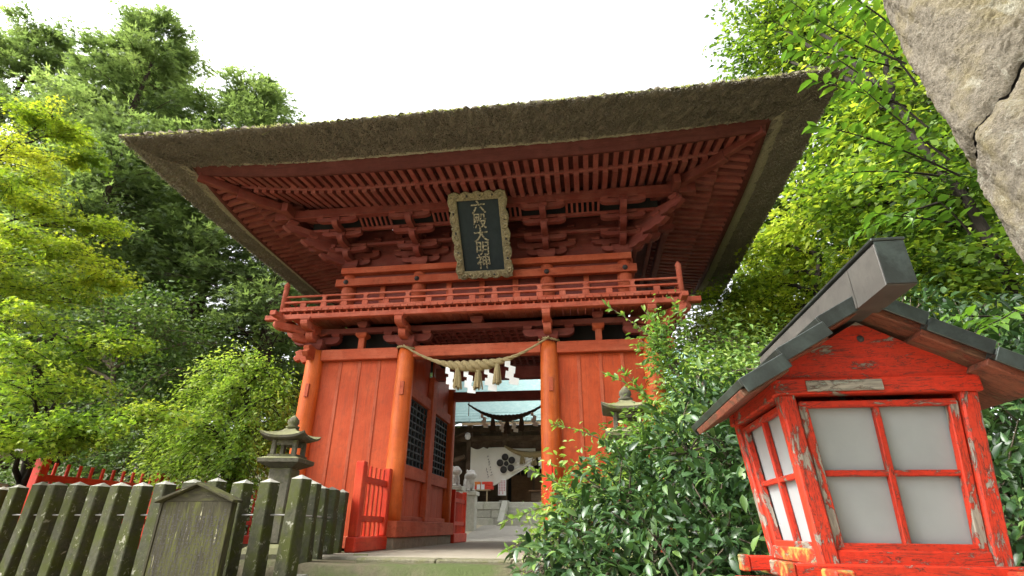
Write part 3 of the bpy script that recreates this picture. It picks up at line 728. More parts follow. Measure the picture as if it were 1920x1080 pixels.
def unit(a): return a / (np.linalg.norm(a, axis=1)[:, None] + 1e-9)
M['straw_end'] = foliage('thatch_ends', [(0, (.14, .126, .105)), (.45, (.225, .20, .165)), (1, (.36, .325, .265))], .05, .9, .1, 1.0)
v_, f_, a_ = straw_ends(60000, 12); ob('thatch_ends', mesh_np('thatch_ends', v_, f_, M['straw_end'], False, a_), gate, kind='stuff')
v_, f_ = strands(15000); M['moss'] = foliage('eave_moss', [(0, (.22, .23, .10)), (1, (.40, .40, .22))], .62, .9, .1, 1.3)
ob('loose_straw', mesh_np('loose_straw', v_, f_, M['moss'], False, np.repeat(rg.random(len(f_)), 4)), gate, kind='stuff')

# ------------------------------------------------------------------ plaque
def text_mesh(s, size, mat, ext=.006):
    cu = bpy.data.curves.new('glyph', 'FONT'); cu.body = s; cu.size = size; cu.extrude = ext; cu.offset = .003; cu.align_x = 'CENTER'; cu.align_y = 'CENTER'
    o = bpy.data.objects.new('glyph', cu); COL.objects.link(o)
    dg = bpy.context.evaluated_depsgraph_get(); me = bpy.data.meshes.new_from_object(o.evaluated_get(dg))
    bpy.data.objects.remove(o); me.materials.clear(); me.materials.append(mat); return me
pb, pt = V(CX + .12, 10.10, 5.00), V(CX + .12, 8.86, 6.33)
ph = (pt - pb).length; pw = 1.16
plq = thing('name_plaque', tuple((pb + pt) / 2), 'carved plaque with five worn gilt characters in a scalloped frame, hung under the eaves', 'plaque')
PM = Matrix.Identity(4); zz_ = (pt - pb).normalized(); xx_ = V(1, 0, 0); yy_ = zz_.cross(xx_)
PM = Matrix((xx_, yy_, zz_)).transposed().to_4x4(); PM.translation = (pb + pt) / 2
bx('panel', -pw * .42, pw * .42, -.01, .03, -ph * .44, ph * .44, M['plaque_board'], plq, 0, PM)
def wavy(x0, z0, x1, z1, n, amp):
    out = []
    for i in range(n):
        q = i / n; x, z = x0 + (x1 - x0) * q, z0 + (z1 - z0) * q; nx_, nz_ = (z1 - z0), -(x1 - x0); l = math.hypot(nx_, nz_)
        a = amp * (abs(math.sin(q * math.pi * 5)) - .5) * (1 if .06 < q < .94 else .4); out.append((x + nx_ / l * a, z + nz_ / l * a))
    return out
hw, hh = pw / 2, ph / 2
for (a, b, c, d, e) in ((-1, -1, -1, 1, 0), (-1, 1, 1, 1, 1), (1, 1, 1, -1, 2), (1, -1, -1, -1, 3)):
    ia, ib = (hw * .79, hh * .86)
    outer = wavy(a * hw * 1.04, b * hh * 1.02, c * hw * 1.04, d * hh * 1.02, 40, -.055) + [(c * hw * 1.04, d * hh * 1.02)]
    pts = outer + [(c * ia, d * ib), (a * ia, b * ib)]
    ob('frame_side', prism_mesh(pts, .07, M['plaque_frame'], .008), plq, PM @ T(0, -.04, 0))
    # inner bevel strip
    p0, p1 = V(a * ia, -.05, b * ib), V(c * ia, -.05, d * ib)
    o_ = beam('frame_strip', p0, p1, .032, .035, M['plaque_frame'], plq, .01, up=(0, 1, 0)); o_.matrix_basis = PM @ o_.matrix_basis; W[o_.name] = o_.matrix_basis.copy()
    nl = 9 if e % 2 == 0 else 6
    for i in range(nl):                                      # carved scrolls along the frame
        q = (i + .5) / nl; pc = V(a * hw * .935, 0, b * hh * .955) * (1 - q) + V(c * hw * .935, 0, d * hh * .955) * q
        ob('frame_scroll', lathe_mesh([(.012, .0), (.03, .022), (.052, .026), (.066, .012), (.070, 0)], M['plaque_frame'], 10, ('scroll',)), plq, PM @ T(pc.x, -.072, pc.z) @ RX(math.pi / 2) @ RZ(i * 1.3) @ Matrix.Diagonal((1.15, .72, 1, 1)))
    for q in (.3, .55, .8):
        pc = V(a * hw * .92, 0, b * hh * .945) * (1 - q) + V(c * hw * .92, 0, d * hh * .945) * q
        ob('frame_boss', lathe_mesh([(.036, 0), (.03, .015), (.015, .02), (0, .022)], M['nail'], 10, ('boss',)), plq, PM @ T(pc.x, -.074, pc.z) @ RX(math.pi / 2) @ Matrix.Diagonal((.8 if e % 2 else .6, 1.0 if e % 2 == 0 else .7, 1, 1)))
for i, ch_ in enumerate('六殿大明神'):
    g_ = text_mesh(ch_, .33, M['gold'])
    ob('character', g_, plq, PM @ T(.0, -.022, ph * .325 - i * ph * .163) @ RX(math.pi / 2) @ RZ((.05, -.04, .03, -.05, .04)[i]) @ Matrix.Diagonal(((1.0, .92, 1.02, .95, .95)[i], (.92, 1.05, 1.0, 1.0, 1.08)[i], 1, 1)))

# ------------------------------------------------------------------ sacred ropes
def twisted(path, rad, mat, strands_=3, turns=12, n=110, sides=7):
    P = np.asarray(path, float); s = np.linspace(0, 1, len(P)); q = np.linspace(0, 1, n)
    C = np.stack([np.interp(q, s, P[:, i]) for i in range(3)], 1); r = np.interp(q, np.linspace(0, 1, len(rad)), rad)
    t = np.gradient(C, axis=0); t /= np.linalg.norm(t, axis=1)[:, None]; a = np.cross(t, [0, 1, .1]); a /= np.linalg.norm(a, axis=1)[:, None]; b = np.cross(t, a)
    parts = []
    for k in range(strands_):
        ph_ = 2 * np.pi * (q * turns + k / strands_)
        pts = C + (r * .52)[:, None] * (np.cos(ph_)[:, None] * a + np.sin(ph_)[:, None] * b)
        parts.append(tube_np(pts, r * .58, sides))
    return join_np(parts)
def sagged(p0, p1, sag, n=60, sharp=1.0):
    p0, p1 = np.array(p0), np.array(p1); q = np.linspace(0, 1, n); P = p0[None] + (p1 - p0)[None] * q[:, None]
    P[:, 2] -= sag * (1 - np.abs(2 * q - 1) ** (2 * sharp)); return P
def tassel(parent, c, h, r, mat, seed):
    rg_ = np.random.default_rng(seed); parts = []
    for i in range(26):
        a = rg_.uniform(0, 6.28); rr = r * math.sqrt(rg_.random())
        parts.append(tube_np([(math.cos(a) * rr * .35, math.sin(a) * rr * .35, 0), (math.cos(a) * rr * .6, math.sin(a) * rr * .6, -h * .25), (math.cos(a) * rr * 1.1, math.sin(a) * rr * 1.1, -h * rg_.uniform(.88, 1.03))], [.014, .018, .016], 5))
    parts.append(tube_np([(0, 0, .04), (0, 0, -.05)], [r * .5, r * .62], 8))
    v, f = join_np(parts); return ob('tassel', mesh_np('tassel', v, f, mat, True), parent, T(*c))
def gohei(parent, c, h, w_, seed, ang=0.0, mat=None):
    """paper streamer cut and folded to a zigzag"""
    rg_ = random.Random(seed); vs, fs = [], []; n = 4; x = 0
    for i in range(n):
        z0, z1 = -h * i / n, -h * (i + 1) / n - h * .05; ww = w_ * (.65 + .18 * i); x0 = -w_ * .45 + (w_ * .42 if i % 2 else 0) + i * w_ * .06
        y = .012 * i; k = len(vs)
        vs += [(x0, y, z0 + .01), (x0 + ww, y + .01, z0 - h * .05), (x0 + ww * .92, y + .02, z1 - h * .05), (x0 - ww * .08, y + .012, z1)]
        vs += [(a, b + .003, d) for a, b, d in vs[k:k + 4]]
        fs += [(k, k + 1, k + 2, k + 3), (k + 7, k + 6, k + 5, k + 4)] + [(k + j, k + 4 + j, k + 4 + (j + 1) % 4, k + (j + 1) % 4) for j in range(4)]
    return ob('paper_streamer', poly_mesh('paper', vs, fs, mat or M['paper']), parent, T(*c) @ RZ(ang))
def rope(name, label, p0, p1, sag, rad, turns, mat, hang, tm, gm=None, group=None):
    th_ = thing(name, tuple((Vector(p0) + Vector(p1)) / 2), label, 'rope', group)
    P = sagged(p0, p1, sag, 80); v, f = twisted(P, rad, mat, 3, turns); ob('rope_body', mesh_np('rope_body', v, f, mat, True), th_)
    for k, (q, kd, h, w_) in enumerate(hang):
        i = q * 79; c = P[int(i)] ; r = np.interp(q, np.linspace(0, 1, len(rad)), rad)
        c = (c[0], c[1] - .02, c[2] - r * .7)
        if kd == 't': tassel(th_, c, h, w_, tm, k + 5)
        else: gohei(th_, c, h, w_, k, (k - 3) * .1, gm)
    return th_
fr_ = rope('straw_rope', 'pale straw rope with white zigzag papers across the front of the gate', G(-IX, .24, 3.36), G(IX + .02, .24, 3.43), .52, [.018, .02, .025, .032, .05, .08, .105, .115, .105, .08, .05, .032, .025, .02, .018], 7, M['rope'],
     [(.335, 'g', .42, .14), (.405, 't', .40, .085), (.465, 'g', .42, .14), (.535, 't', .40, .085), (.60, 'g', .42, .14), (.665, 't', .40, .085), (.735, 'g', .44, .16)], M['rope'])
for sx in (-1, 1):               # the loop round each column
    a = np.linspace(0, 2 * np.pi, 30); pts = np.stack([CX + sx * IX + .20 * np.cos(a), CY - HY + .20 * np.sin(a), 3.345 + (0.07 if sx > 0 else 0) + .02 * np.sin(a * 2)], 1)
    v, f = twisted(pts, [.024] * 5, M['rope'], 2, 10, 60, 5); ob('rope_loop', mesh_np('rope_loop', v, f, M['rope'], True), fr_)
rope('straw_rope', 'dark weathered rope hanging under the rear lintel of the gate', (-3.15, 14.0, 3.06), (-.95, 14.0, 3.10), .42, [.02, .035, .06, .09, .06, .035, .02], 7, M['rope_old'],
     [(.2, 'g', .34, .12), (.32, 't', .36, .075), (.42, 'g', .30, .10), (.5, 't', .36, .08), (.58, 'g', .30, .10), (.68, 't', .36, .075), (.82, 'g', .34, .12)], M['rope_old'], M['cloth'])

# ------------------------------------------------------------------ stone and red fences, stone lanterns, notice board
_M3 = np.array(_r)
def at(u, v, Y):
    """point at distance Y up the axis of the gate, seen at photo pixel (u, v)"""
    r = _M3 @ np.array([u - 960., v - 540., 978.]); return r * (Y / r[1])
def post_mesh(w_, h, seed, mat):
    rd = random.Random(seed); a = w_ / 2; vs = []
    for z, s in ((0, 1.04), (h * .35, 1.0), (h * .7, .97), (h - .05, .95)):
        for x, y in ((-1, -1), (1, -1), (1, 1), (-1, 1)): vs.append((x * a * s + rd.gauss(0, .004), y * a * s + rd.gauss(0, .004), z))
    vs.append((rd.gauss(0, .01), rd.gauss(0, .01), h)); fs = []
    for q in range(3):
        for i in range(4): fs.append((q * 4 + i, q * 4 + (i + 1) % 4, q * 4 + 4 + (i + 1) % 4, q * 4 + 4 + i))
    for i in range(4): fs.append((12 + i, 12 + (i + 1) % 4, 16))
    me = poly_mesh('post', vs, fs, mat); bm = bmesh.new(); bm.from_mesh(me)
    bmesh.ops.bevel(bm, geom=[e for e in bm.edges if abs(e.verts[0].co.z - e.verts[1].co.z) > .02 and max(e.verts[0].co.z, e.verts[1].co.z) < h - .02], offset=.012, segments=1, affect='EDGES')
    bm.to_mesh(me); bm.free(); return me
sf = thing('stone_fence', (-5.5, 6.5, -.5), 'mossy square stone posts in a row with an iron bar threaded through', 'fence')
PMS = [post_mesh(.19, 1.42, s, M['post_stone']) for s in range(6)]
cor = V(-3.38, 6.17, -.53); d1 = V(-8.75 + 3.38, 7.30 - 6.17, 0).normalized()
rd = random.Random(4); pos = [cor + d1 * (.425 * i) for i in range(17)]
d2 = V(-3.93 + 3.62, 8.75 - 6.95, 0).normalized()
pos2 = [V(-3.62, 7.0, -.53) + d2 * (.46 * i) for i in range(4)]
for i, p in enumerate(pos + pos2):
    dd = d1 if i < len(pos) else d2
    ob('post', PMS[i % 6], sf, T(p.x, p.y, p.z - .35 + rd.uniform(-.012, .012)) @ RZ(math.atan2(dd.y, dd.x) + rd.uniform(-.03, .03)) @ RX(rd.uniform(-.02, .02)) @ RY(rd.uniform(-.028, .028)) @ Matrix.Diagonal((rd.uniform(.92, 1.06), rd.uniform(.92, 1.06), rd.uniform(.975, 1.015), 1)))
for a, b in ((cor, pos[-1] + d1 * .3), (cor, pos2[-1])):
    v, f = tube_np([a + V(0, 0, .64), (a + b) / 2 + V(0, 0, .638), b + V(0, 0, .64)], .011, 6); ob('iron_bar', mesh_np('iron_bar', v, f, M['iron'], True), sf)
q = -.25
while q < 7.4:                   # kerb stones under the posts
    L = rd.uniform(.8, 1.2); a, b = cor + d1 * q, cor + d1 * (q + L - .012)
    sl_ = lambda q_: -.17 - .045 * max(q_, 0)
    beam('kerb_stone', a + V(0, 0, sl_(q)), b + V(0, 0, sl_(q + L)), .34, .34, M['step_stone'], sf, .02)
    beam('kerb_stone', a + V(.0, -.06, sl_(q) - .45), b + V(.0, -.06, sl_(q + L) - .45), .40, .54, M['lantern_stone'], sf, .03); q += L
for i in range(3):
    a, b = V(-3.48, 6.36, 0) + d2 * (.95 * i), V(-3.48, 6.36, 0) + d2 * (.95 * (i + 1) - .012)
    beam('kerb_stone', a + V(0, 0, -.68), b + V(0, 0, -.68), .34, .30, M['post_stone'], sf, .02)

def picket_fence(name, label, p0, p1, z0, h, nseg, npick, posts, thick=.13, group='red picket fences', posth=.0):
    p0, p1 = V(p0[0], p0[1], 0), V(p1[0], p1[1], 0)
    t_ = thing(name, (p0.x, p0.y, z0), label, 'fence', group); d = (p1 - p0).normalized(); ang = math.atan2(d.y, d.x)
    beam('foot_rail', p0 + V(0, 0, z0 + .11) - d * .1, p1 + V(0, 0, z0 + .11) + d * .1, .17, .22, M['fence'], t_, .02)
    for z, hh_ in ((z0 + h * .36, .09), (z0 + h * .80, .10)):
        beam('rail', p0 + V(0, 0, z), p1 + V(0, 0, z), .055, hh_, M['fence'], t_, .005)
    for i in posts:
        c = p0 + (p1 - p0) * i
        pts = [(-thick / 2, 0), (thick / 2, 0), (thick / 2, h * .97 + posth), (0, h * 1.0 + posth), (-thick / 2, h * .97 + posth)]
        beam('post', c + V(0, 0, z0 + .22), c + V(0, 0, z0 + h + posth), thick, thick, M['fence'], t_, .012, up=d)
    ps = sorted(posts)
    for a, b in zip(ps, ps[1:]):
        L = (b - a) * (p1 - p0).length; n = max(2, int(L / npick))
        for i in range(1, n):
            c = p0 + (p1 - p0) * (a + (b - a) * i / n)
            beam('picket', c + V(0, 0, z0 + .20), c + V(0, 0, z0 + h * .97), .036, .05, M['fence'], t_, .006, up=d)
    return t_
picket_fence('red_fence', 'long red picket fence behind the mossy stone posts', (-8.5, 7.55), (-8.5, 17.0), -.45, 1.38, 4, .21, (0, .263, .55, .78, 1), .15)
picket_fence('red_fence', 'short red picket fence in front of the left passage column', (-3.63, 8.50), (-3.63, 9.70), FZ, 1.33, 1, .185, (0, 1), .14)
picket_fence('red_fence', 'red picket fence behind the gate, left of the passage', (-3.45, 14.1), (-3.45, 15.4), FZ, 1.25, 1, .115, (0, 1), .11)
picket_fence('red_fence', 'short red picket fence half hidden by the bush on the right', (-.63, 8.9), (-.63, 9.70), FZ, 1.33, 1, .185, (0, 1), .14)

def kasa(w_, h, mat, key, curl=.10):
    """square curved lantern roof"""
    if key in MC: return MC[key]
    n = 9; vs, fs = [], []; prof = [(.16, 1.0), (.22, .93), (.42, .62), (.72, .36), (1.0, .26)]
    rows = []
    for (r, z) in prof + [(.98, .08), (.80, .0), (.3, .0)]:
        row = []
        for sd in range(4):
            for i in range(n - 1):
                t = -1 + 2 * i / (n - 1); c, s = [(1, 0), (0, 1), (-1, 0), (0, -1)][sd]
                x, y = t * r, -r; lift = curl * (abs(t) ** 3) * max(0, (r - .3) / .7)
                row.append(((x * c - y * s) * w_ / 2, (x * s + y * c) * w_ / 2, z * h + lift * w_))
        rows.append(row)
    m_ = len(rows[0])
    for r_ in rows: vs += r_
    for k in range(len(rows) - 1):
        for i in range(m_): fs.append((k * m_ + i, k * m_ + (i + 1) % m_, (k + 1) * m_ + (i + 1) % m_, (k + 1) * m_ + i))
    fs.append(tuple(range(m_)))
    fs.append(tuple(reversed(range((len(rows) - 1) * m_, len(rows) * m_))))
    fs = [tuple(reversed(f)) for f in fs]
    me = poly_mesh('lantern_roof', vs, fs, mat); MC[key] = me; return me
def stone_lantern(x, y, z0, H, s, label, ang=0.0, mat=None):
    mat = mat or M['lantern_stone']
    t_ = thing('stone_lantern', (x, y, z0), label, 'lantern', 'stone lanterns by the gate'); B = T(x, y, z0) @ RZ(ang)
    top = H; k = s
    sq = lambda prof, nm, z: ob(nm, lathe_mesh([(r * 1.414, h) for r, h in prof], mat, 4, None, False, math.pi / 4), t_, B @ T(0, 0, z))
    ob('jewel', lathe_mesh([(.05 * k, 0), (.13 * k, .02 * k), (.14 * k, .06 * k), (.09 * k, .09 * k), (.12 * k, .13 * k), (.11 * k, .20 * k), (.05 * k, .27 * k), (0, .31 * k)], mat, 14, ('jewel', k, mat.name)), t_, B @ T(0, 0, top - .31 * k))
    ob('cap', kasa(.92 * k, .27 * k, mat, ('kasa', k, mat.name)), t_, B @ T(0, 0, top - .55 * k))
    fz = top - .55 * k
    fb = sq([(.0, 0), (.29 * k, 0), (.29 * k, .05 * k), (.0, .05 * k)], 'fire_box', fz - .33 * k)
    for a in range(4):
        bx('fire_box_post', .17 * k, .26 * k, .17 * k, .26 * k, fz - .28 * k, fz + .0, mat, fb, .01, B @ RZ(a * math.pi / 2))
        if a % 2 == 0: bx('fire_box_slab', -.17 * k, .17 * k, .20 * k, .24 * k, fz - .10 * k, fz + .0, mat, fb, .004, B @ RZ(a * math.pi / 2))
    sq([(.22 * k, 0), (.41 * k, .10 * k), (.42 * k, .17 * k), (.32 * k, .21 * k)], 'platform', fz - .54 * k)
    bx('shaft', -.225 * k, .225 * k, -.225 * k, .225 * k, .30 * k, fz - .54 * k, mat, t_, .02, B)
    sq([(.46 * k, 0), (.46 * k, .14 * k), (.36 * k, .24 * k), (.24 * k, .30 * k)], 'base', 0)
    return t_
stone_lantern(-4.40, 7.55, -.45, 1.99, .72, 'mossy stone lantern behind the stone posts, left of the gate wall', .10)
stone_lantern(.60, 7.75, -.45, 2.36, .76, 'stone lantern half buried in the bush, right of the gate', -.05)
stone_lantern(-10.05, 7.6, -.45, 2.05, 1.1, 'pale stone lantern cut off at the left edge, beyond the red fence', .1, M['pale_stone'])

nbp = at(350, 1075, 5.80)
nbd = thing('notice_board', (nbp[0], 5.82, -1.0), 'mossy old wooden notice board with a small pitched top, before the stone posts', 'notice board')
NB = T(-4.36, 5.80, 0) @ RZ(-.17)
for x0, x1 in ((-.475, -.11), (-.11, .475)):
    bx('board', x0 + .0006, x1 - .0006, -.02, .02, -1.1, .235, M['board_moss'], nbd, .001, NB)
ob('gable_board', prism_mesh([(-.475, .236), (.475, .236), (0, .40)], .038, M['board_moss'], .004), nbd, NB)
for s in (-1, 1):
    a, b = NB @ V(s * .56, 0, .235), NB @ V(-s * .012, 0, .43)
    beam('roof_board', a, b, .15, .028, M['board_moss'], nbd, .005)
    bx('side_post', s * .495 - .018, s * .495 + .018, -.03, .05, -1.5, .225, M['board_moss'], nbd, .004, NB)
rgw = np.random.default_rng(21)  # faint rows of weathered, illegible raised brush marks
pp = []
for c in range(17):
    x = .43 - c * .0535; z = .14 - (.06 if c % 4 else 0)
    while z > -.55 - .1 * (c % 3):
        for _ in range(3):
            dx, dz = rgw.normal(0, .007), rgw.normal(0, .010); L = rgw.uniform(.009, .017); hv = rgw.random() < .5
            p = np.array([x + dx, -.0215, z + dz]); e = np.array([L if hv else .0035, 0, .0035 if hv else L])
            pp.append(np.array([[p[0] - e[0], p[1], p[2] - e[2]], [p[0] + e[0], p[1], p[2] - e[2]], [p[0] + e[0], p[1], p[2] + e[2]], [p[0] - e[0], p[1], p[2] + e[2]]]))
        z -= .045
ob('faded_writing', mesh_np('faded_writing', np.concatenate(pp), np.arange(4 * len(pp)).reshape(-1, 4), M['ink']), nbd, NB, 'stuff')

# ------------------------------------------------------------------ red wooden lantern in the foreground
LX, LY = 1.01, 2.28
wl = thing('wooden_lantern', (LX, LY, -1.6), 'red wooden lantern with white panes, flaking paint and a dark copper gable roof', 'lantern')
LB = T(LX, LY, 0)
zb, zt_, hb, ht = -.095, .43, .25, .295
def lp(sd, a, z, out=0.0):       # point on face sd (0 front, 1 right, 2 back, 3 left), a in -1..1
    h = hb + (ht - hb) * (z - zb) / (zt_ - zb); c, s = [(1, 0), (0, 1), (-1, 0), (0, -1)][sd]; x, y = a * h, -(h + out)
    return LB @ V(x * c - y * s, x * s + y * c, z)
for sx in (-1, 1):
    for sy in (-1, 1):
        a = LB @ V(sx * hb, sy * hb, zb - .01); b = LB @ V(sx * ht, sy * ht, zt_ + .01)
        beam('corner_post', a, b, .055, .055, M['peel_post'], wl, .006, up=(0, 1, 0))
for sd in range(4):
    nrm = [(0, -1, 0), (1, 0, 0), (0, 1, 0), (-1, 0, 0)][sd]
    pv = [lp(sd, -.84, zb + .045, -.02), lp(sd, .84, zb + .045, -.02), lp(sd, .86, zt_ - .03, -.02), lp(sd, -.86, zt_ - .03, -.02)]
    pv2 = [p - Vector(nrm) * .008 for p in pv]
    wn = ob('window', poly_mesh('window', pv + pv2, [(0, 1, 2, 3), (7, 6, 5, 4), (0, 4, 5, 1), (1, 5, 6, 2), (2, 6, 7, 3), (3, 7, 4, 0)], M['pane']), wl)
    for a in (-.83, .83): beam('frame_bar', lp(sd, a, zb + .03), lp(sd, a, zt_ - .02), .03, .028, M['peel_post'], wn, .003, up=nrm)
    beam('frame_bar', lp(sd, -.87, zt_ - .026), lp(sd, .87, zt_ - .026), .028, .022, M['peel'], wn, .003)
    beam('frame_bar', lp(sd, -.87, zb + .045), lp(sd, .87, zb + .045), .028, .024, M['peel'], wn, .003)
    beam('frame_bar', lp(sd, 0, zb + .05, -.006), lp(sd, 0, zt_ - .03, -.006), .020, .024, M['peel'], wn, .003, up=nrm)
    zm = zb + .048 + (zt_ - zb - .08) * .50
    beam('frame_bar', lp(sd, -.82, zm, -.008), lp(sd, .82, zm, -.008), .022, .020, M['peel'], wn, .003)
    beam('bottom_rail', lp(sd, -.90, zb + .012), lp(sd, .90, zb + .012), .05, .05, M['peel_moss'] if sd == 3 else M['peel'], wl, .005)
# sill frame with crossing ends, boat-shaped bearers, post
for sy in (-1, 1):
    bx('sill', -.37, .37, sy * .265 - .03, sy * .265 + .03, -.152, -.098, M['peel_moss'] if False else M['peel'], wl, .006, LB)
    bx('sill', sy * .265 - .03, sy * .265 + .03, -.40, .40, -.165, -.110, M['peel_moss'], wl, .006, LB)
    for sx in (-1, 1): bx('sill_end', sx * .385 - .016, sx * .385 + .016, sy * .265 - .033, sy * .265 + .033, -.155, -.095, M['peel_moss'], wl, .004, LB)
pts = [(-.44, .035), (.44, .035), (.44, .01), (.36, -.05), (.26, -.065), (-.26, -.065), (-.36, -.05), (-.44, .01)]
for y in (-.19, .19): ob('bearer', prism_mesh(pts, .07, M['peel'], .004), wl, LB @ T(0, y, -.205))
for x in (-.17, .17): ob('bearer', prism_mesh(pts, .07, M['peel_moss'], .004), wl, LB @ T(x, 0, -.272) @ RZ(math.pi / 2))
bx('bearer_block', -.12, .12, -.12, .12, -.33, -.167, M['bare'], wl, .01, LB)
bx('post', -.08, .08, -.08, .08, -1.64, -.30, M['bare'], wl, .012, LB)
# head beams, gables
for sy in (-1, 1):
    bx('head_beam', -.335, .335, sy * (ht + .012) - .028, sy * (ht + .012) + .028, zt_ + .004, zt_ + .062, M['peel'], wl, .005, LB)
    bx('head_beam', sy * (ht + .008) - .026, sy * (ht + .008) + .026, -.27, .27, zt_ + .001, zt_ + .058, M['peel'], wl, .005, LB)
    gb = ob('gable', prism_mesh([(-.345, 0), (.345, 0), (.345, .008), (0, .207), (-.345, .008)], .02, M['peel'], 0), wl, LB @ T(0, sy * (ht + .014), zt_ + .063))
    if sy < 0:
        bx('bare_board', -.23, .02, sy * (ht + .044) - .004, sy * (ht + .044) + .004, zt_ + .012, zt_ + .050, M['bare'], wl, .002, LB)
        ob('knot_hole', lathe_mesh([(.013, 0), (.011, .003), (0, .004)], M['nail'], 12), gb, LB @ T(0.0, sy * (ht + .0245), zt_ + .205) @ RX(math.pi / 2))
# roof in three lapped copper courses each side, wooden sheathing below
ap, pit = .765, .53
y0, y1 = LY - .43, LY + .43
for s in (-1, 1):
    ds = [(-.02, .18), (.165, .34), (.325, .485)]
    for i, (a, b) in enumerate(ds):
        drop = -.030 * i; yo = -.014 * i
        za, zb_ = ap - a * pit + drop, ap - b * pit + drop
        n_ = Vector((s * pit, 0, 1)).normalized()
        def slab(nm, off, th, mt, ya, yb, a=a, b=b, za=za, zb_=zb_):
            p0 = V(LX + s * a, (ya + yb) / 2, za) + n_ * off; p1 = V(LX + s * b, (ya + yb) / 2, zb_) + n_ * off
            return ob(nm, box_mesh((p1 - p0).length, yb - ya, th, mt, .002), wl, frame(p0, p1, n_))
        slab('roof_course', 0.0, .026, M['copper_dark'], y0 + yo, y1 - yo)
        slab('roof_sheathing', -.028, .026, M['sheath'], y0 + .035 + yo, y1 - .035)
        for ye in (y0 + yo - .003, y1 - yo + .003):      # folded front edge of the copper sheet
            p0 = V(LX + s * a, ye, za) + n_ * -.010; p1 = V(LX + s * (b - .004), ye, zb_) + n_ * -.010
            ob('roof_edge', box_mesh((p1 - p0).length, .008, .052, M['copper_dark'], .002), wl, frame(p0, p1, n_))
rz0, rz1 = .705, .862
pts = [(-.046, rz0), (.046, rz0), (.046, rz1 - .012), (.036, rz1), (-.036, rz1), (-.046, rz1 - .012)]
ry0, ry1 = LY - .64, LY + .64
rb = ob('ridge_box', prism_mesh([(a, b - rz0) for a, b in pts], ry1 - ry0, M['copper_brown'], .002), wl, T(LX, (ry0 + ry1) / 2, rz0))
bx('ridge_cap', -.052, .052, ry0 - LY - .006, ry1 - LY + .006, rz1 + .001, rz1 + .011, M['copper_dark'], rb, .002, LB)
bx('ridge_end', -.044, .044, ry0 - LY - .006, ry0 - LY - .001, rz0 + .003, rz1 - .003, M['copper_dark'], rb, 0, LB)
bx('ridge_seam', -.0485, .0485, ry0 - LY + .19, ry0 - LY + .202, rz0 + .002, rz1 - .014, M['copper_brown'], rb, 0, LB)

# ------------------------------------------------------------------ stone torii pillar on the right, of two blocks
tp = thing('stone_pillar', (2.62, 2.75, -1.7), 'huge rough lichen-spotted granite pillar with a jagged joint, upper right corner', 'pillar')
def pillar_block(z0f, z1f, seed, nz, r0=.46, n=210):
    rg_ = np.random.default_rng(seed); vs = []; ang = np.linspace(0, 2 * np.pi, n, endpoint=False)
    k1 = rg_.normal(0, 1, 8); pit = rg_.normal(0, .0042, (nz, n)); pit = (pit + np.roll(pit, 1, 0) + np.roll(pit, 1, 1)) * .62; pit = np.where(rg_.random((nz, n)) < .03, pit - .009, pit)
    for q in np.linspace(0, 1, nz):
        e = .03 * max(0, 1 - min(q, 1 - q) * nz * (.7 if nz < 20 else .25))
        z = z0f(ang) * (1 - q) + z1f(ang) * q
        r = r0 - .012 * (z + 1) + .014 * np.sin(3 * ang + k1[0] + z * 2.0) + .010 * np.sin(7 * ang + k1[1] + z * 5) + .006 * np.sin(13 * ang + z * 17 + k1[2]) + (pit[int(q * (nz - 1))] if nz > 20 else 0) - e
        cx = 3.05 - .08 * (z + 1.0); vs.append(np.stack([cx + r * np.cos(ang), 2.75 + r * np.sin(ang), z], 1))
    vs = np.concatenate(vs); i = np.arange(n); j = (i + 1) % n; fs = [np.stack([k * n + i, k * n + j, (k + 1) * n + j, (k + 1) * n + i], 1) for k in range(nz - 1)]
    return vs, np.concatenate(fs)
# the joint climbs from left to right across the visible face
def joint(a):
    d = (a - np.pi + np.pi) % (2 * np.pi) - np.pi   # angle measured round from the left side
    d = np.angle(np.exp(1j * (a - np.pi)))
    return np.interp(d, [-3.14, -1.2, -.39, -.17, .06, .22, .39, .53, .68, .81, 1.2, 3.14], [2.05, 2.05, 2.09, 2.136, 2.173, 2.19, 2.231, 2.24, 2.30, 2.36, 2.42, 2.05]) + .006 * np.sin(a * 31)
def gap(a): return .003 + .013 * np.clip((np.angle(np.exp(1j * (a - np.pi))) + .2), 0, 1)
v, f = pillar_block(lambda a: -1.75 + 0 * a, lambda a: joint(a) - gap(a), 31, 260); ob('lower_block', mesh_np('pillar', v, f, M['granite'], True), tp)
v, f = pillar_block(lambda a: joint(a) + gap(a), lambda a: 5.2 + 0 * a, 32, 210); ob('upper_block', mesh_np('pillar', v, f, M['granite'], True), tp)
v, f = pillar_block(lambda a: 1.8 + 0 * a, lambda a: 3.1 + 0 * a, 33, 6, .40); ob('joint_core', mesh_np('pillar', v, f, M['nail'], True), tp)

# ------------------------------------------------------------------ worship hall beyond the gate
hall = thing('worship_hall', (-2.6, 25.0, .9), 'timber worship hall with green copper roof, seen through the gate', 'shrine hall')
PZ = .92
rd = random.Random(8)
xs = [-7.6, -6.9, -6.1, -5.35, -4.6, -3.95, -3.42]
for r_ in range(3):
    z0, z1 = .02 + r_ * .30, .02 + (r_ + 1) * .30
    off = .0 if r_ % 2 else .35; x = -8.5 + off
    while x < -3.5:
        L = rd.uniform(.55, 1.0); x1 = min(x + L, -3.42)
        bx('plinth_stone', x + .006, x1 - .006, 22.0 + rd.uniform(0, .03), 22.4, z0 + .005, z1 - .005, M['pale_stone'], hall, .02); x = x1
    x = -.4
    while x < 4:
        L = rd.uniform(.55, 1.0); bx('plinth_stone', x + .006, x + L - .006, 22.0 + rd.uniform(0, .03), 22.4, z0 + .005, z1 - .005, M['pale_stone'], hall, .02); x += L
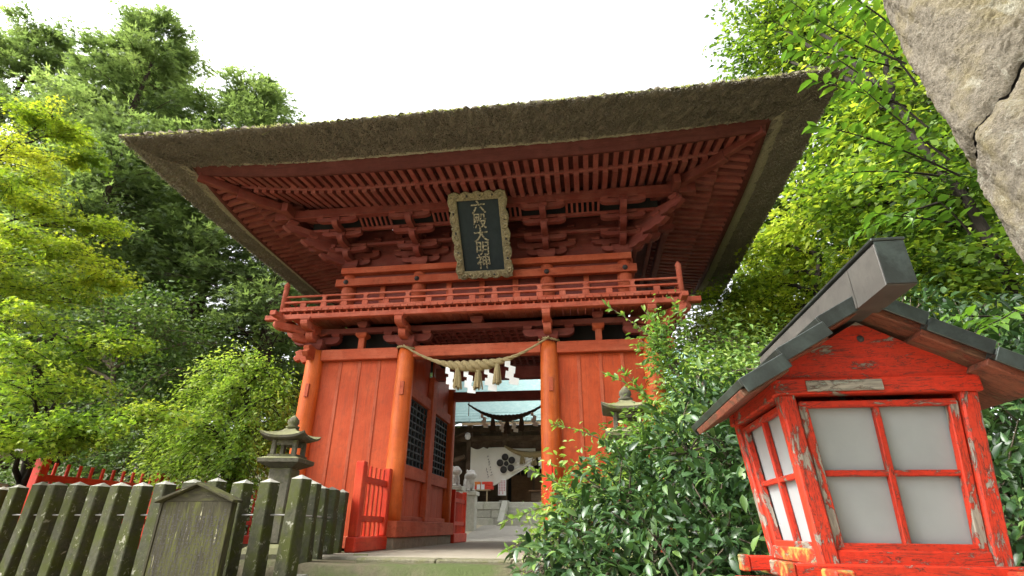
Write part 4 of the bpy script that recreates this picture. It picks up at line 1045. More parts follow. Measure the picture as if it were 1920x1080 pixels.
bx('plinth_vent', -5.55, -5.15, 21.985, 22.0, .30, .52, M['nail'], hall, 0)
bx('hall_floor', -9, 5, 22.3, 31, .3, PZ, M['pale_stone'], hall, .02)
for k in range(5):
    bx('step', -3.2, -.4, 21.5 + .30 * k - .15, 22.9, .0 + .0 if k == 0 else .06 + .17 * k, .06 + .17 * (k + 1), M['pale_stone'], hall, .015) if k else bx('step', -3.2, -.4, 21.30, 22.9, -.1, .235, M['pale_stone'], hall, .015)
ob('stair_side', prism_mesh([(0, 0), (0, .95), (.25, .95), (1.35, .2), (1.35, 0)], .22, M['pale_stone'], .01), hall, T(-3.31, 22.3, 0) @ RZ(-math.pi / 2))
for x in (-5.10, -3.52, -.9, 1.2):
    bx('hall_post', x - .11, x + .11, 23.2, 23.42, PZ + .08, 4.2, M['timber'], hall, .015)
    bx('post_base', x - .2, x + .2, 23.1, 23.52, PZ - .02, PZ + .10, M['pale_stone'], hall, .03)
bx('hall_beam', -7.6, 4, 23.22, 23.40, 3.42, 3.66, M['timber'], hall, .01)
bx('hall_beam', -5.3, 4, 23.18, 23.44, 3.84, 3.98, M['timber'], hall, .01)
bx('lintel_board', -5.2, 4, 23.29, 23.33, 3.02, 3.42, M['timber'], hall, 0)
for i in range(16):
    x = -5.0 + .38 * i; bx('frieze_slat', x - .03, x + .03, 23.25, 23.285, 3.66, 3.84, M['timber'], hall, 0)
for x in np.arange(-7.6, 4, .42):
    beam('hall_rafter', (x, 21.75, 3.90), (x, 23.6, 4.42), .08, .10, M['timber'], hall, 0)
bx('hall_eave_board', -5.1, 4.2, 21.66, 21.74, 3.85, 3.95, M['plain'], hall, .006)
bx('hall_eave_board', -8.6, -5.15, 22.3, 22.38, 4.05, 4.15, M['timber'], hall, .006)
bx('hall_back_wall', -8.8, 4.5, 26.0, 26.1, PZ, 4.6, M['timber'], hall, 0)
hw_ = bx('hall_door', -3.4, -.5, 24.6, 24.66, PZ, 2.1, M['timber_door'], hall, .01)
bx('hall_door_void', -3.55, -.4, 24.66, 24.72, PZ, 3.2, M['void'], hall, 0)  # near-black slab: shade behind the lattice door put into its colour
for i in range(15): bx('door_bar', -3.4 + i * .205 - .02, -3.4 + i * .205 + .02, 24.6, 24.64, 2.1, 3.1, M['timber_door'], hw_, 0)
for i in range(5): bx('door_bar', -3.42, -.5, 24.595, 24.635, 2.12 + i * .24, 2.15 + i * .24, M['timber_door'], hw_, 0)
for x in (-2.4, -1.45): bx('door_stile', x - .05, x + .05, 24.55, 24.598, PZ, 2.12, M['timber'], hw_, 0)
# side wing with a sloping brace
bx('wing_wall', -9.0, -5.3, 24.3, 24.4, PZ, 4.2, M['timber'], hall, 0)
beam('wing_brace', (-6.9, 22.9, 2.15), (-5.2, 22.9, 2.75), .14, .16, M['timber'], hall)
beam('wing_brace', (-7.2, 22.8, 3.1), (-5.2, 23.0, 3.75), .12, .12, M['timber'], hall)
bx('wing_post', -5.95, -5.78, 23.1, 23.27, PZ, 4.0, M['timber'], hall)
# copper roof courses
rfm = ob('hall_roof', poly_mesh('hall_roof', [(-9.6, 21.72, 3.97), (6, 21.72, 3.97), (6, 28.5, 8.9), (-9.6, 28.5, 8.9), (-9.6, 21.72, 3.93), (6, 21.72, 3.93), (6, 28.5, 8.85), (-9.6, 28.5, 8.85)], [(0, 1, 2, 3), (7, 6, 5, 4), (0, 4, 5, 1), (2, 6, 7, 3), (1, 5, 6, 2), (3, 7, 4, 0)], M['copper_green']), hall)
for k in range(26):
    q0, q1 = k / 26, (k + 1) / 26 + .006
    f_ = lambda q: (21.66 + 6.84 * q, 3.985 + 4.93 * (q ** 1.06))
    (ya, za), (yb, zb2) = f_(q0), f_(q1); x = -9.6 + (.35 if k % 2 else 0)
    while x < 6:
        beam('roof_sheet', (x + .6, ya, za + .012), (x + .6, yb, zb2), 1.17, .02, M['copper_green'], rfm, 0); x += 1.2
# curtain with plum crest, drawn up to the right
def cpt(a, b):
    """a 0..1 across, b 0..1 down"""
    x0, x1 = at(883, 838, 23.05)[0], at(1004, 838, 23.05)[0]; x = x0 + (x1 - x0) * a
    top = at(900, 838, 23.05)[2] - .10 * (abs(math.sin(a * 16)) if a < .28 else .35) - (0 if a < .55 else .05)
    bot = np.interp(a, [0, .12, .38, .6, .8, 1], [1.62, 1.50, 1.58, 1.86, 2.2, 2.62])
    fold = .05 * math.sin(a * 9 + b * 2) + (.05 * math.sin(b * 28 - a * 16) if a > .6 else .03 * math.sin(b * 5 + a * 12)) * b
    return (x, 23.02 + fold, top + (bot - top) * b)
n1, n2 = 50, 30
cv = [cpt(i / n1, j / n2) for j in range(n2 + 1) for i in range(n1 + 1)]
cf = [(j * (n1 + 1) + i, j * (n1 + 1) + i + 1, (j + 1) * (n1 + 1) + i + 1, (j + 1) * (n1 + 1) + i) for j in range(n2) for i in range(n1)]
cur = thing('shrine_curtain', (-4.0, 23.0, 3.2), 'white shrine curtain with a dark plum crest, drawn up to the right', 'curtain')
cm = ob('cloth', poly_mesh('cloth', cv, cf, M['cloth'], True), cur)
md = cm.modifiers.new('thick', 'SOLIDIFY'); md.thickness = .006
cc = at(949, 869, 22.9); rr_ = .145
for k in range(6):
    a = math.pi / 2 + k * 2 * math.pi / 5 + .2; d = .27 if k < 5 else 0; r = rr_ if k < 5 else .10
    ob('crest_disc', lathe_mesh([(r, 0), (r, .006), (0, .007)], M['ink'], 20, ('crest', r)), cur, T(cc[0] + d * math.cos(a), 22.93, cc[2] + d * math.sin(a)) @ RX(math.pi / 2))
pp = []                          # two short columns of brushed characters, too small to read
for (u0, v0, u1, v1, n) in ((915, 856, 922, 891, 8), (912, 880, 916, 895, 4)):
    for i in range(n):
        u, v_q = u0 + (u1 - u0) * i / (n - 1), v0 + (v1 - v0) * i / (n - 1); c = at(u, v_q, 22.93)
        for _ in range(4):
            dx, dz = rgw.normal(0, .018, 2); hv = rgw.random() < .55; L = rgw.uniform(.018, .035); e = (L, .006) if hv else (.006, L)
            pp.append(np.array([[c[0] + dx - e[0], 22.93, c[2] + dz - e[1]], [c[0] + dx + e[0], 22.93, c[2] + dz - e[1] + .008], [c[0] + dx + e[0], 22.93, c[2] + dz + e[1] + .008], [c[0] + dx - e[0], 22.93, c[2] + dz + e[1]]]))
ob('brush_marks', mesh_np('brush_marks', np.concatenate(pp), np.arange(4 * len(pp)).reshape(-1, 4), M['ink']), cur, None, 'stuff')
a, b = at(946, 837, 23.0), at(1040, 842, 23.0)
rope('straw_rope', 'thick yellow straw rope hanging before the worship hall', tuple(a), tuple(b), .28, [.05, .08, .11, .13, .11, .08], 9, M['rope'], [(.36, 't', .35, .11), (.47, 'g', .48, .17), (.60, 't', .35, .11), (.72, 'g', .48, .17)], M['rope'])
# things on the hall's terrace
tb = thing('offering_table', (-4.6, 22.5, PZ), 'pale wooden table with thin legs before the curtain', 'table')
tz = at(900, 918, 22.5)[2]
bx('table_top', -5.55, -4.0, 22.35, 22.75, tz - .04, tz, M['plain'], tb, .006)
for x in (-5.0, -4.65, -4.1): bx('leg', x - .025, x + .025, 22.4, 22.45, PZ - .02, tz - .04, M['plain'], tb)
for i, (u, wd, lb) in enumerate(((893, .20, 'red lacquer box with orange lid at the left end of the offering table'), (914, .24, 'red lacquer box at the right end of the offering table'))):
    c = at(u, 910, 22.5); t_ = thing('lacquer_box', (c[0], 22.5, tz), lb, 'box', 'boxes on the offering table')
    bx('box_body', c[0] - wd, c[0] + wd, 22.4, 22.68, tz, tz + .14, M['red_box'], t_, .01); bx('lid', c[0] - wd * .9, c[0] + wd * .9, 22.395, 22.66, tz + .141, tz + .30, M['orange_box'] if i == 0 else M['red_box'], t_, .02)
for u, lb in ((897, 'small white paper slip standing left on the offering table'), (905, 'white paper slip standing right on the offering table')):
    c = at(u, 914, 22.34); o_ = bx('paper_slip', c[0] - .07, c[0] + .07, 22.355, 22.362, tz, tz + .19, M['paper'], None, 0); tag(o_, lb, 'paper', 'slips on the table')
c = at(943, 914, 23.0); ps_ = thing('notice_sheet', (c[0], 23.0, PZ), 'white notice sheet with pink lettering leaning beside the hall post', 'notice')
z0, z1 = at(943, 929, 23.0)[2], at(943, 899, 23.0)[2]; x0, x1 = at(934, 914, 23.0)[0], at(949, 914, 23.0)[0]
bx('sheet', x0, x1, 22.99, 23.0, z0, z1, M['paper'], ps_, 0)
for i in range(4):
    x = x0 + (x1 - x0) * (.16 + .22 * i)
    for j in range(9 - (i % 2) * 2):
        z = z1 - .06 - j * .062
        if z > z0 + .04: bx('printed_mark', x - .018, x + .018, 22.984, 22.989, z - .022, z + .018, M['pink'], ps_, 0)
c = at(1009, 930, 22.9); ob_ = thing('offertory_box', (-2.05, 22.9, PZ), 'dark wooden offertory box at the top of the hall steps', 'offertory box')
bx('box_body', -2.35, -1.55, 22.95, 23.3, PZ, PZ + .42, M['timber'], ob_, .01); bx('rim', -2.45, -1.45, 22.9, 23.35, PZ + .421, PZ + .48, M['timber_door'], ob_, .01)
for i in range(6): bx('slat', -2.35 + i * .15, -2.30 + i * .15, 22.93, 23.32, PZ + .481, PZ + .50, M['timber'], ob_, 0)
c = at(996, 886, 24.5); o_ = bx('paper_notice', c[0] - .17, c[0] + .17, 24.53, 24.54, c[2] - .2, c[2] + .2, M['paper'], None, 0); tag(o_, 'white paper notice fixed to the lattice door of the hall', 'notice')
c = at(877, 818, 22.2); lm = thing('wall_lamp', tuple(c), 'round white lamp fixed under the hall eaves', 'lamp')
ob('globe', lathe_mesh([(0, -.15), (.09, -.12), (.13, 0), (.09, .12), (.04, .15)], M['white_plastic'], 16), lm, T(*c)); bx('bracket', -.02, .02, 0, .9, .13, .16, M['timber'], lm, 0, T(*c)); bx('hanger', -.015, .015, -.015, .015, .13, 1.75, M['timber'], lm, 0, T(*c))
# guardian lion-dogs on pedestals
def blob_mesh(parts, vox, mat):
    bm = bmesh.new()
    for (c, r) in parts:
        k = bmesh.ops.create_icosphere(bm, subdivisions=3, radius=1); 
        for v in k['verts']: v.co = Vector((v.co.x * r[0] + c[0], v.co.y * r[1] + c[1], v.co.z * r[2] + c[2]))
    me = bpy.data.meshes.new('tmp'); bm.to_mesh(me); bm.free(); o = bpy.data.objects.new('tmp', me); COL.objects.link(o)
    m_ = o.modifiers.new('r', 'REMESH'); m_.mode = 'VOXEL'; m_.voxel_size = vox
    s_ = o.modifiers.new('s', 'SMOOTH'); s_.iterations = 3
    dg = bpy.context.evaluated_depsgraph_get(); out = bpy.data.meshes.new_from_object(o.evaluated_get(dg)); bpy.data.objects.remove(o)
    out.materials.clear(); out.materials.append(mat); out.polygons.foreach_set('use_smooth', np.ones(len(out.polygons), bool)); return out
lion = [((0, .0, .16), (.20, .13, .16)), ((-.10, 0, .20), (.14, .15, .19)), ((.10, 0, .32), (.13, .13, .18)), ((.14, 0, .50), (.15, .14, .14)), ((.14, 0, .46), (.19, .18, .12)), ((.27, 0, .47), (.09, .085, .075)), ((.33, 0, .49), (.035, .04, .03)), ((.28, 0, .415), (.07, .06, .03)),
        ((.16, .08, .16), (.05, .05, .18)), ((.16, -.08, .16), (.05, .05, .18)), ((.20, .08, .03), (.085, .055, .035)), ((.20, -.08, .03), (.085, .055, .035)), ((-.08, .13, .08), (.14, .05, .09)), ((-.08, -.13, .08), (.14, .05, .09)), ((.02, .14, .03), (.09, .05, .03)), ((.02, -.14, .03), (.09, .05, .03)),
        ((.08, .11, .60), (.04, .03, .05)), ((.08, -.11, .60), (.04, .03, .05)), ((-.24, 0, .30), (.07, .10, .14)), ((-.26, 0, .46), (.05, .07, .10)), ((.24, .05, .545), (.03, .03, .02)), ((.24, -.05, .545), (.03, .03, .02)), ((.02, 0, .42), (.09, .15, .10))]
LM = blob_mesh(lion, .014, M['statue'])
for (u, v_q, Y, sc_, ang, lb) in ((879, 922, 19.6, 1.15, .0, 'white stone guardian lion on a tall pedestal, left of the hall steps'), (850, 912, 17.4, .95, .3, 'pale stone guardian lion just showing behind the red fence at the rear column')):
    c = at(u, v_q, Y); t_ = thing('guardian_lion', (c[0], Y, float(gz(c[0], Y))), lb, 'statue', 'guardian lions'); g0 = float(gz(c[0], Y))
    ob('lion', LM, t_, T(c[0], Y, c[2]) @ RZ(-1.0 + ang) @ Matrix.Scale(sc_, 4))
    bx('plinth', c[0] - .34, c[0] + .34, Y - .28, Y + .28, c[2] - .13, c[2] - .0, M['pale_stone'], t_, .015); bx('pedestal', c[0] - .28, c[0] + .28, Y - .22, Y + .22, g0, c[2] - .131, M['pale_stone'], t_, .02)

# ------------------------------------------------------------------ trees, shrubs
def tmpl(kind):
    if kind == 'rhomb':
        v = [(0, 0, 0), (.42, .28, .06), (1, 0, -.08), (.48, -.28, .06)]; f = [(0, 1, 2, 3)]
    elif kind == 'oval':
        s = [0, .28, .62, 1]; hw_ = [.02, .20, .19, .015]; zz = [0, .02, 0, -.12]; v = []
        for a, b, c in zip(s, hw_, zz): v += [(a, 0, c), (a, b, c + b * .35), (a, -b, c + b * .35)]
        f = []
        for i in range(3): f += [(3 * i, 3 * i + 3, 3 * i + 4, 3 * i + 1), (3 * i, 3 * i + 2, 3 * i + 5, 3 * i + 3)]
    elif kind == 'maple':
        v, f = [], []
        for a, L in ((0, 1), (.75, .85), (-.75, .85), (1.5, .5), (-1.5, .5)):
            c, s = math.cos(a), math.sin(a); k = len(v)
            for x, y, z in ((0, 0, 0), (.42, .15, .01), (1, 0, -.10), (.42, -.15, .01)): v.append((.1 + (x * c - y * s) * L * .6, (x * s + y * c) * L * .6, z * L))
            f.append((k, k + 1, k + 2, k + 3))
    elif kind == 'spray':
        v, f = [], []
        for a, L, o in ((0, 1, 0), (.5, .75, .15), (-.5, .75, .15), (.35, .6, .5)):
            c, s = math.cos(a), math.sin(a); k = len(v)
            for x, y, z in ((0, 0, 0), (.4, .10, .02), (1, 0, -.12), (.4, -.10, .02)): v.append((o + (x * c - y * s) * L * .8, (x * s + y * c) * L * .8, z * L))
            f.append((k, k + 1, k + 2, k + 3))
    return np.array(v, float), np.array(f)
TM = {k: tmpl(k) for k in ('rhomb', 'oval', 'maple', 'spray')}
def unit(a): return a / (np.linalg.norm(a, axis=1)[:, None] + 1e-9)
def scatter(kind, P, D, Nn, S, vv, mat, name):
    tv, tf = TM[kind]; D = unit(D); Yv = unit(np.cross(Nn, D)); Zv = np.cross(D, Yv)
    v = P[:, None] + S[:, None, None] * (tv[None, :, 0:1] * D[:, None] + tv[None, :, 1:2] * Yv[:, None] + tv[None, :, 2:3] * Zv[:, None])
    n = len(tv); f = (tf[None] + (np.arange(len(P)) * n)[:, None, None]).reshape(-1, 4)
    return mesh_np(name, v.reshape(-1, 3), f, mat, False, np.repeat(np.clip(vv, 0, 1), n))
def bez(a, b, c, n): q = np.linspace(0, 1, n)[:, None]; return (1 - q) ** 2 * a + 2 * q * (1 - q) * b + q * q * c
def clump_tree(name, label, cat, base, trunk, r0, clumps, kind, size, per, lmat, bmat, seed, group=None, flat=.35, twigs=9, droop=.15, limb_r=.05, up_n=.8, weep=0.0):
    """trunk: polyline; clumps: (x, y, z, rx, rz); each clump is a limb with twigs carrying leaves"""
    rg_ = np.random.default_rng(seed); t_ = thing(name, base, label, cat, group)
    tr = np.array([base] + list(trunk), float); parts = []
    q = np.linspace(0, 1, 14); s = np.linspace(0, 1, len(tr)); tp_ = np.stack([np.interp(q, s, tr[:, i]) for i in range(3)], 1)
    tp_[1:-1] += rg_.normal(0, r0 * .25, (12, 3)); parts.append(tube_np(tp_, np.linspace(r0, r0 * .35, 14), 10))
    P, D, Nn, vv = [], [], [], []
    for (x, y, z, rx, rz) in clumps:
        c = np.array([x, y, z]); dist = np.linalg.norm(tp_[:, :2] - c[:2], axis=1) * .7 + np.abs(tp_[:, 2] - (z - .3 - .25 * np.linalg.norm(tp_[:, :2] - c[:2], axis=1)))
        a = tp_[int(np.argmin(dist))]; mid = (a + c) / 2 + np.array([0, 0, .15 * np.linalg.norm(c - a)]) + rg_.normal(0, .12, 3)
        lb = bez(a, mid, c, 10); lb[1:-1] += rg_.normal(0, .03, (8, 3)); parts.append(tube_np(lb, np.linspace(limb_r * min(1.5, .5 + np.linalg.norm(c - a) * .2), .012, 10), 6))
        cv_ = rg_.normal(0, .16)
        n_t = max(3, int(twigs)); 
        for k in range(n_t):
            an = rg_.uniform(0, 2 * np.pi); L = rx * rg_.uniform(.55, 1.1)
            e = c + np.array([math.cos(an) * L, math.sin(an) * L, rg_.normal(0, rz * .55) - droop * L])
            st_ = lb[int(rg_.integers(6, 10))]; tw = bez(st_, (st_ + e) / 2 + np.array([0, 0, .12 * L]), e, 6)
            if weep: tw[:, 2] -= weep * np.linspace(0, 1, 6) ** 2 * rg_.uniform(.4, 1.2)
            parts.append(tube_np(tw, np.linspace(.012, .004, 6), 4))
            m = int(per / n_t * rg_.uniform(.7, 1.3)); u = rg_.uniform(.12, 1.05, m); ix = np.clip(u * 5, 0, 4.999); i0 = ix.astype(int); fr = (ix - i0)[:, None]
            p = tw[i0] * (1 - fr) + tw[i0 + 1] * fr; p = p + rg_.normal(0, 1, (m, 3)) * np.array([rx * .13, rx * .13, rz * flat])
            d = (e - st_)[None] / (np.linalg.norm(e - st_) + 1e-6) + rg_.normal(0, .75, (m, 3)); d[:, 2] = d[:, 2] * .5 - .25 - weep * .5
            nn = rg_.normal(0, .5, (m, 3)); nn[:, 2] += up_n
            P.append(p); D.append(d); Nn.append(nn); vv.append(.48 + cv_ + rg_.normal(0, .19) + rg_.normal(0, .19, m))
    P, D, Nn, vv = (np.concatenate(x) for x in (P, D, Nn, vv))
    v, f = join_np(parts); ob('trunk', mesh_np('trunk', v, f, bmat, True), t_)
    ob('crown', scatter(kind, P, D, unit(Nn), size * rg_.uniform(.5, 1.4, len(P)), vv, lmat, 'crown'), t_, None, 'stuff')
    return t_
def px(lst, rx, rz):             # clump centres given as (u, v, Y[, rx, rz])
    out = []
    for e in lst:
        c = at(e[0], e[1], e[2]); out.append((c[0], c[1], c[2], e[3] if len(e) > 3 else rx, e[4] if len(e) > 4 else rz))
    return out
def cypress_mesh(seed, H, R_, z0, nb_, per, size):
    rg_ = np.random.default_rng(seed); parts = [tube_np([(0, 0, 0), (.05, .03, H * .35), (-.05, .06, H * .7), (0, 0, H * .98)], [.36, .28, .15, .03], 9)]
    P, D, Nn, vv = [], [], [], []
    for i in range(nb_):
        h = z0 + (H - z0) * ((i + rg_.random()) / nb_) ** .92; q = (h - z0) / (H - z0)
        L = R_ * (1.02 - q) ** .45 * rg_.uniform(.55, 1.1) * (.6 + .4 * min(1, q * 4 + .35)); an = i * 2.399 + rg_.normal(0, .35)
        d = np.array([math.cos(an), math.sin(an), 0]); a = np.array([0, 0, h]); e = a + d * L + np.array([0, 0, L * rg_.uniform(-.22, .22)]); m_ = (a + e) / 2 + np.array([0, 0, L * .16])
        br = bez(a, m_, e, 8); parts.append(tube_np(br, np.linspace(.055 * (1.1 - q), .012, 8), 5)); bvar = rg_.normal(0, .16)
        # foliage gathered in puffs along the branch
        for k in range(5):
            u = rg_.uniform(.38, 1.02); c = np.array([np.interp(u, np.linspace(0, 1, 8), br[:, j]) for j in range(3)]); sd = np.array([-d[1], d[0], 0])
            c = c + sd * rg_.normal(0, .20) * L * .7 + np.array([0, 0, rg_.normal(.05, .12)]); rr = rg_.uniform(.35, .75) * (.55 + .11 * L)
            m = int(per / 5); p = c + rg_.normal(0, 1, (m, 3)) * np.array([rr * .62, rr * .62, rr * .28])
            dd = (p - a) * np.array([1, 1, .3]); dd = unit(dd) + rg_.normal(0, .45, (m, 3)); dd[:, 2] -= .15
            nn = rg_.normal(0, .45, (m, 3)); nn[:, 2] += .8
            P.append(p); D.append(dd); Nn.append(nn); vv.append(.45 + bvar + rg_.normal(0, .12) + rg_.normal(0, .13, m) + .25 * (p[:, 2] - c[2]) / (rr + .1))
    P, D, Nn, vv = (np.concatenate(x) for x in (P, D, Nn, vv)); v, f = join_np(parts)
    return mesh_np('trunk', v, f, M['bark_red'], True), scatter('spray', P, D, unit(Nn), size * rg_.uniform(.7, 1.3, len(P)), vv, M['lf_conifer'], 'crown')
CYP = [cypress_mesh(41, 22.0, 5.6, 3.2, 150, 190, .36), cypress_mesh(42, 19.0, 5.4, 2.6, 140, 190, .36), cypress_mesh(43, 15.0, 4.6, 2.0, 125, 170, .32)]
CP = [(0, -19.6, 15.6, 1.03, .3, 'tallest dark cypress on the left, its top against the sky'), (1, -15.0, 17.2, 1.03, 1.2, 'bushy cypress just left of the thatched roof corner'), (0, -25.5, 15.0, .98, 2.2, 'cypress at the far left edge behind the yellow maple'),
      (2, -11.3, 16.6, .98, .8, 'lower cypress behind the left eave of the gate'), (1, -12.6, 21.5, .9, 3.0, 'distant cypress showing through the gap beside the balcony'), (2, -16.3, 13.2, .92, 4.4, 'small cypress rising behind the dark branching shrub'), (2, -20.5, 20.5, 1.0, 5.1, 'cypress between the tall ones, further back'), (0, -24.2, 19.5, 1.1, 4.0, 'tall cypress behind the gap between the two leftmost tops'), (1, -9.6, 24.5, .72, 2.0, 'far cypress left of the worship hall')]
for k, x, y, s, rz, lb in CP:
    z = float(gz(np.array(x), np.array(y))) - .1; t_ = thing('cypress_tree', (x, y, z), lb, 'tree', 'cypress trees on the left'); m = T(x, y, z) @ RZ(rz) @ Matrix.Scale(s, 4)
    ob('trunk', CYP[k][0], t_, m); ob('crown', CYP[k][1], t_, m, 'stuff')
# maple on the left, in layered sprays
up_cl = px([(105, 222, 8.0), (40, 270, 7.6), (150, 250, 8.4, .55, .14), (20, 345, 7.4), (70, 330, 8.2), (25, 430, 7.2), (90, 470, 7.8), (30, 520, 7.2), (120, 540, 8.0), (60, 590, 7.2), (165, 300, 8.6, .5, .1), (120, 390, 8.2), (190, 420, 8.6, .6), (200, 520, 8.4, .6), (10, 480, 7.0), (150, 470, 8.2, .7)], .85, .15)
clump_tree('maple_tree', 'yellow-green maple with layered sprays at the left edge', 'tree', (-15.2, 8.4, -.5), [(-15.0, 8.4, 2.0), (-14.6, 8.2, 4.5), (-14.3, 8.2, 7.0), (-14.0, 8.2, 8.6)], .18, up_cl, 'maple', .10, 1700, M['lf_maple_y'], M['bark_dark'], 51, twigs=15, limb_r=.035)
lo_cl = px([(20, 640, 6.6), (100, 660, 7.2), (190, 640, 7.8, .8), (60, 710, 6.8), (150, 720, 7.4), (235, 640, 8.2, .6), (20, 780, 6.6), (90, 800, 6.9), (170, 800, 7.2), (250, 780, 7.4), (300, 770, 7.8, .5), (40, 825, 6.7, .5), (150, 820, 7.2, .5), (60, 760, 8.4), (10, 700, 7.8)], .78, .16)
clump_tree('maple_tree', 'bright green maple arching low over the red fence', 'tree', (-9.9, 8.6, -.5), [(-9.8, 8.5, .6), (-9.6, 8.2, 1.6), (-9.9, 8.0, 2.6), (-9.7, 8.0, 3.2)], .13, lo_cl, 'maple', .10, 950, M['lf_maple'], M['bark_dark'], 52, twigs=12, flat=.45)
# dark shrub tree with many bare stems behind it
sh = px([(190, 560, 11), (260, 590, 11), (320, 620, 11.4), (150, 620, 11), (230, 660, 11.6), (330, 690, 11.2), (110, 680, 11.5), (300, 560, 12), (230, 740, 10.8), (330, 780, 11.5), (140, 760, 11.4), (280, 840, 10.5), (200, 850, 10.6), (100, 850, 11), (380, 640, 13), (40, 620, 12), (20, 740, 12)], 1.0, .55)
clump_tree('shrub_tree', 'dark many-branched evergreen shrub between the maple and the weeping tree', 'tree', (-11.4, 11.6, -.5), [(-11.6, 11.5, .8), (-11.3, 11.4, 2.2), (-11.8, 11.4, 3.6)], .15, sh, 'rhomb', .11, 900, M['lf_shrub'], M['bark_grey'], 53, twigs=13, flat=.5, limb_r=.06)
# weeping tree
wp = px([(450, 675, 11.2), (400, 690, 11), (500, 690, 11.2), (540, 730, 11.4, .5), (370, 730, 10.8), (440, 730, 10.6), (510, 745, 10.8), (350, 790, 10.5), (400, 800, 10.2), (470, 800, 10.4), (530, 800, 11), (340, 850, 10.2), (390, 860, 10), (450, 860, 10), (310, 820, 10.4, .5), (500, 850, 10.6, .5)], .62, .35)
clump_tree('weeping_tree', 'small pale green weeping tree left of the stone lantern', 'tree', (-7.55, 11.0, -.5), [(-7.6, 11.0, .6), (-7.9, 10.9, 1.4), (-7.6, 11.0, 2.3), (-7.7, 11.0, 3.0)], .10, wp, 'rhomb', .085, 1150, M['lf_weep'], M['bark_dark'], 54, twigs=12, flat=.6, droop=.3, weep=.45, limb_r=.04)
# low hedge masses behind the red fence and far undergrowth
for i, (u, v_q, Y, s_, lb) in enumerate(((60, 905, 10.0, 1.0, 'dark low shrub behind the left end of the red fence'), (240, 900, 12.0, 1.0, 'dark low shrub behind the middle of the red fence'), (420, 905, 13.5, .9, 'dark low shrub below the weeping tree'), (545, 830, 16.0, 1.3, 'dark shrub showing between the weeping tree and the gate wall'))):
    c = at(u, v_q, Y); g0 = float(gz(np.array(c[0]), np.array(Y)))
    cl = [(c[0] + dx * s_, Y + dy * s_, g0 + z * s_, .6 * s_, .35 * s_) for dx, dy, z in ((-.7, 0, .5), (0, .2, .7), (.7, 0, .5), (-.3, -.3, 1.1), (.4, .2, 1.2), (0, -.3, .3))]
    clump_tree('low_shrub', lb, 'shrub', (c[0], Y, g0), [(c[0], Y, g0 + .4), (c[0] + .1, Y, g0 + .9)], .05, cl, 'oval', .10, 620, M['lf_shrub'], M['bark_dark'], 60 + i, 'low dark shrubs', twigs=9, limb_r=.025, flat=.7)
# woodland on the right
r1 = px([(1400, 40, 13), (1470, 30, 12.5), (1420, 110, 13), (1540, 60, 12), (1620, 40, 11), (1600, 140, 11), (1560, 260, 11.5, 1.2), (1650, 220, 10.5), (1720, 280, 10), (1500, 420, 12), (1560, 380, 11.5), (1640, 360, 10.5), (1720, 430, 10), (1800, 500, 9.5), (1780, 380, 9.6), (1860, 560, 9.2), (1690, 520, 10.2), (1620, 450, 11.2)], 1.45, .6)
clump_tree('broadleaf_tree', 'tall broadleaf tree with dark leaning trunk behind the stone pillar', 'tree', (7.9, 9.3, -.5), [(7.5, 9.2, 2.0), (7.3, 9.1, 4.6), (7.0, 9.3, 6.6), (6.9, 9.6, 8.4)], .15, r1, 'rhomb', .165, 1250, M['lf_right'], M['bark_dark'], 71, twigs=13, flat=.5, limb_r=.055)
r2 = px([(1400, 470, 14), (1450, 520, 13), (1520, 500, 13), (1580, 530, 12), (1440, 580, 12.5), (1370, 560, 14), (1510, 580, 12), (1600, 600, 11), (1660, 580, 10.5), (1720, 640, 10), (1480, 640, 11.5), (1400, 640, 12.5), (1340, 620, 13.5), (1560, 650, 11), (1800, 640, 9.6), (1880, 650, 9.4), (1620, 500, 11.5), (1760, 560, 10.4), (1345, 560, 13), (1330, 600, 12.4), (1385, 600, 12), (1420, 560, 12.6), (1460, 470, 13), (1310, 640, 12)], 1.05, .35)
clump_tree('maple_tree', 'yellow-green maple between the right eave and the wooden lantern roof', 'tree', (5.6, 12.0, -.5), [(5.5, 11.9, 1.2), (5.9, 11.8, 2.6), (5.4, 12.0, 4.5), (5.8, 12.0, 6.0)], .16, r2, 'maple', .145, 900, M['lf_maple_y'], M['bark_dark'], 72, twigs=12, flat=.5, limb_r=.06)
r3 = [(x, y, z, 1.7, .9) for x, y, z in ((3.2, 15.5, 2.0), (4.6, 15.5, 3.6), (6.5, 15.5, 3.0), (8.5, 15, 3.4), (10.5, 14, 4.2), (5.4, 16, 5.5), (8, 16, 6.2), (11, 15.5, 7), (12.5, 13, 4.8), (3.6, 16, .6), (5.6, 14.6, .6), (8, 14, 1.0), (10.6, 13, 1.6), (12.6, 12, 2.2), (3.0, 16.5, 3.6), (9.6, 15.5, 9.0), (7.0, 16.5, 9.0), (12.5, 14, 9.5))]
clump_tree('broadleaf_tree', 'darker broadleaf tree filling the wood behind the right of the gate', 'tree', (7.6, 16.5, -.5), [(7.5, 16.4, 3), (7.8, 16.2, 6), (7.6, 16.3, 9.5)], .28, r3, 'rhomb', .21, 850, M['lf_fine'], M['bark_dark'], 73, twigs=12, flat=.5, limb_r=.1)
r4 = px([(1340, 640, 10), (1300, 700, 9.6), (1380, 700, 9.2), (1290, 780, 9), (1360, 770, 8.6), (1430, 740, 8.4), (1440, 660, 9.4), (1410, 830, 8), (1300, 850, 8.6), (1500, 700, 8.6)], .75, .5)
clump_tree('evergreen_shrub', 'mid green evergreen shrub beside the right corner column of the gate', 'shrub', (3.0, 9.0, -.5), [(3.0, 9.0, .6), (3.2, 9.0, 1.6), (3.1, 9.0, 2.6)], .07, r4, 'oval', .085, 900, M['lf_fine'], M['bark_grey'], 74, twigs=10, flat=.6, limb_r=.03)
rgt = np.random.default_rng(77); r5 = []
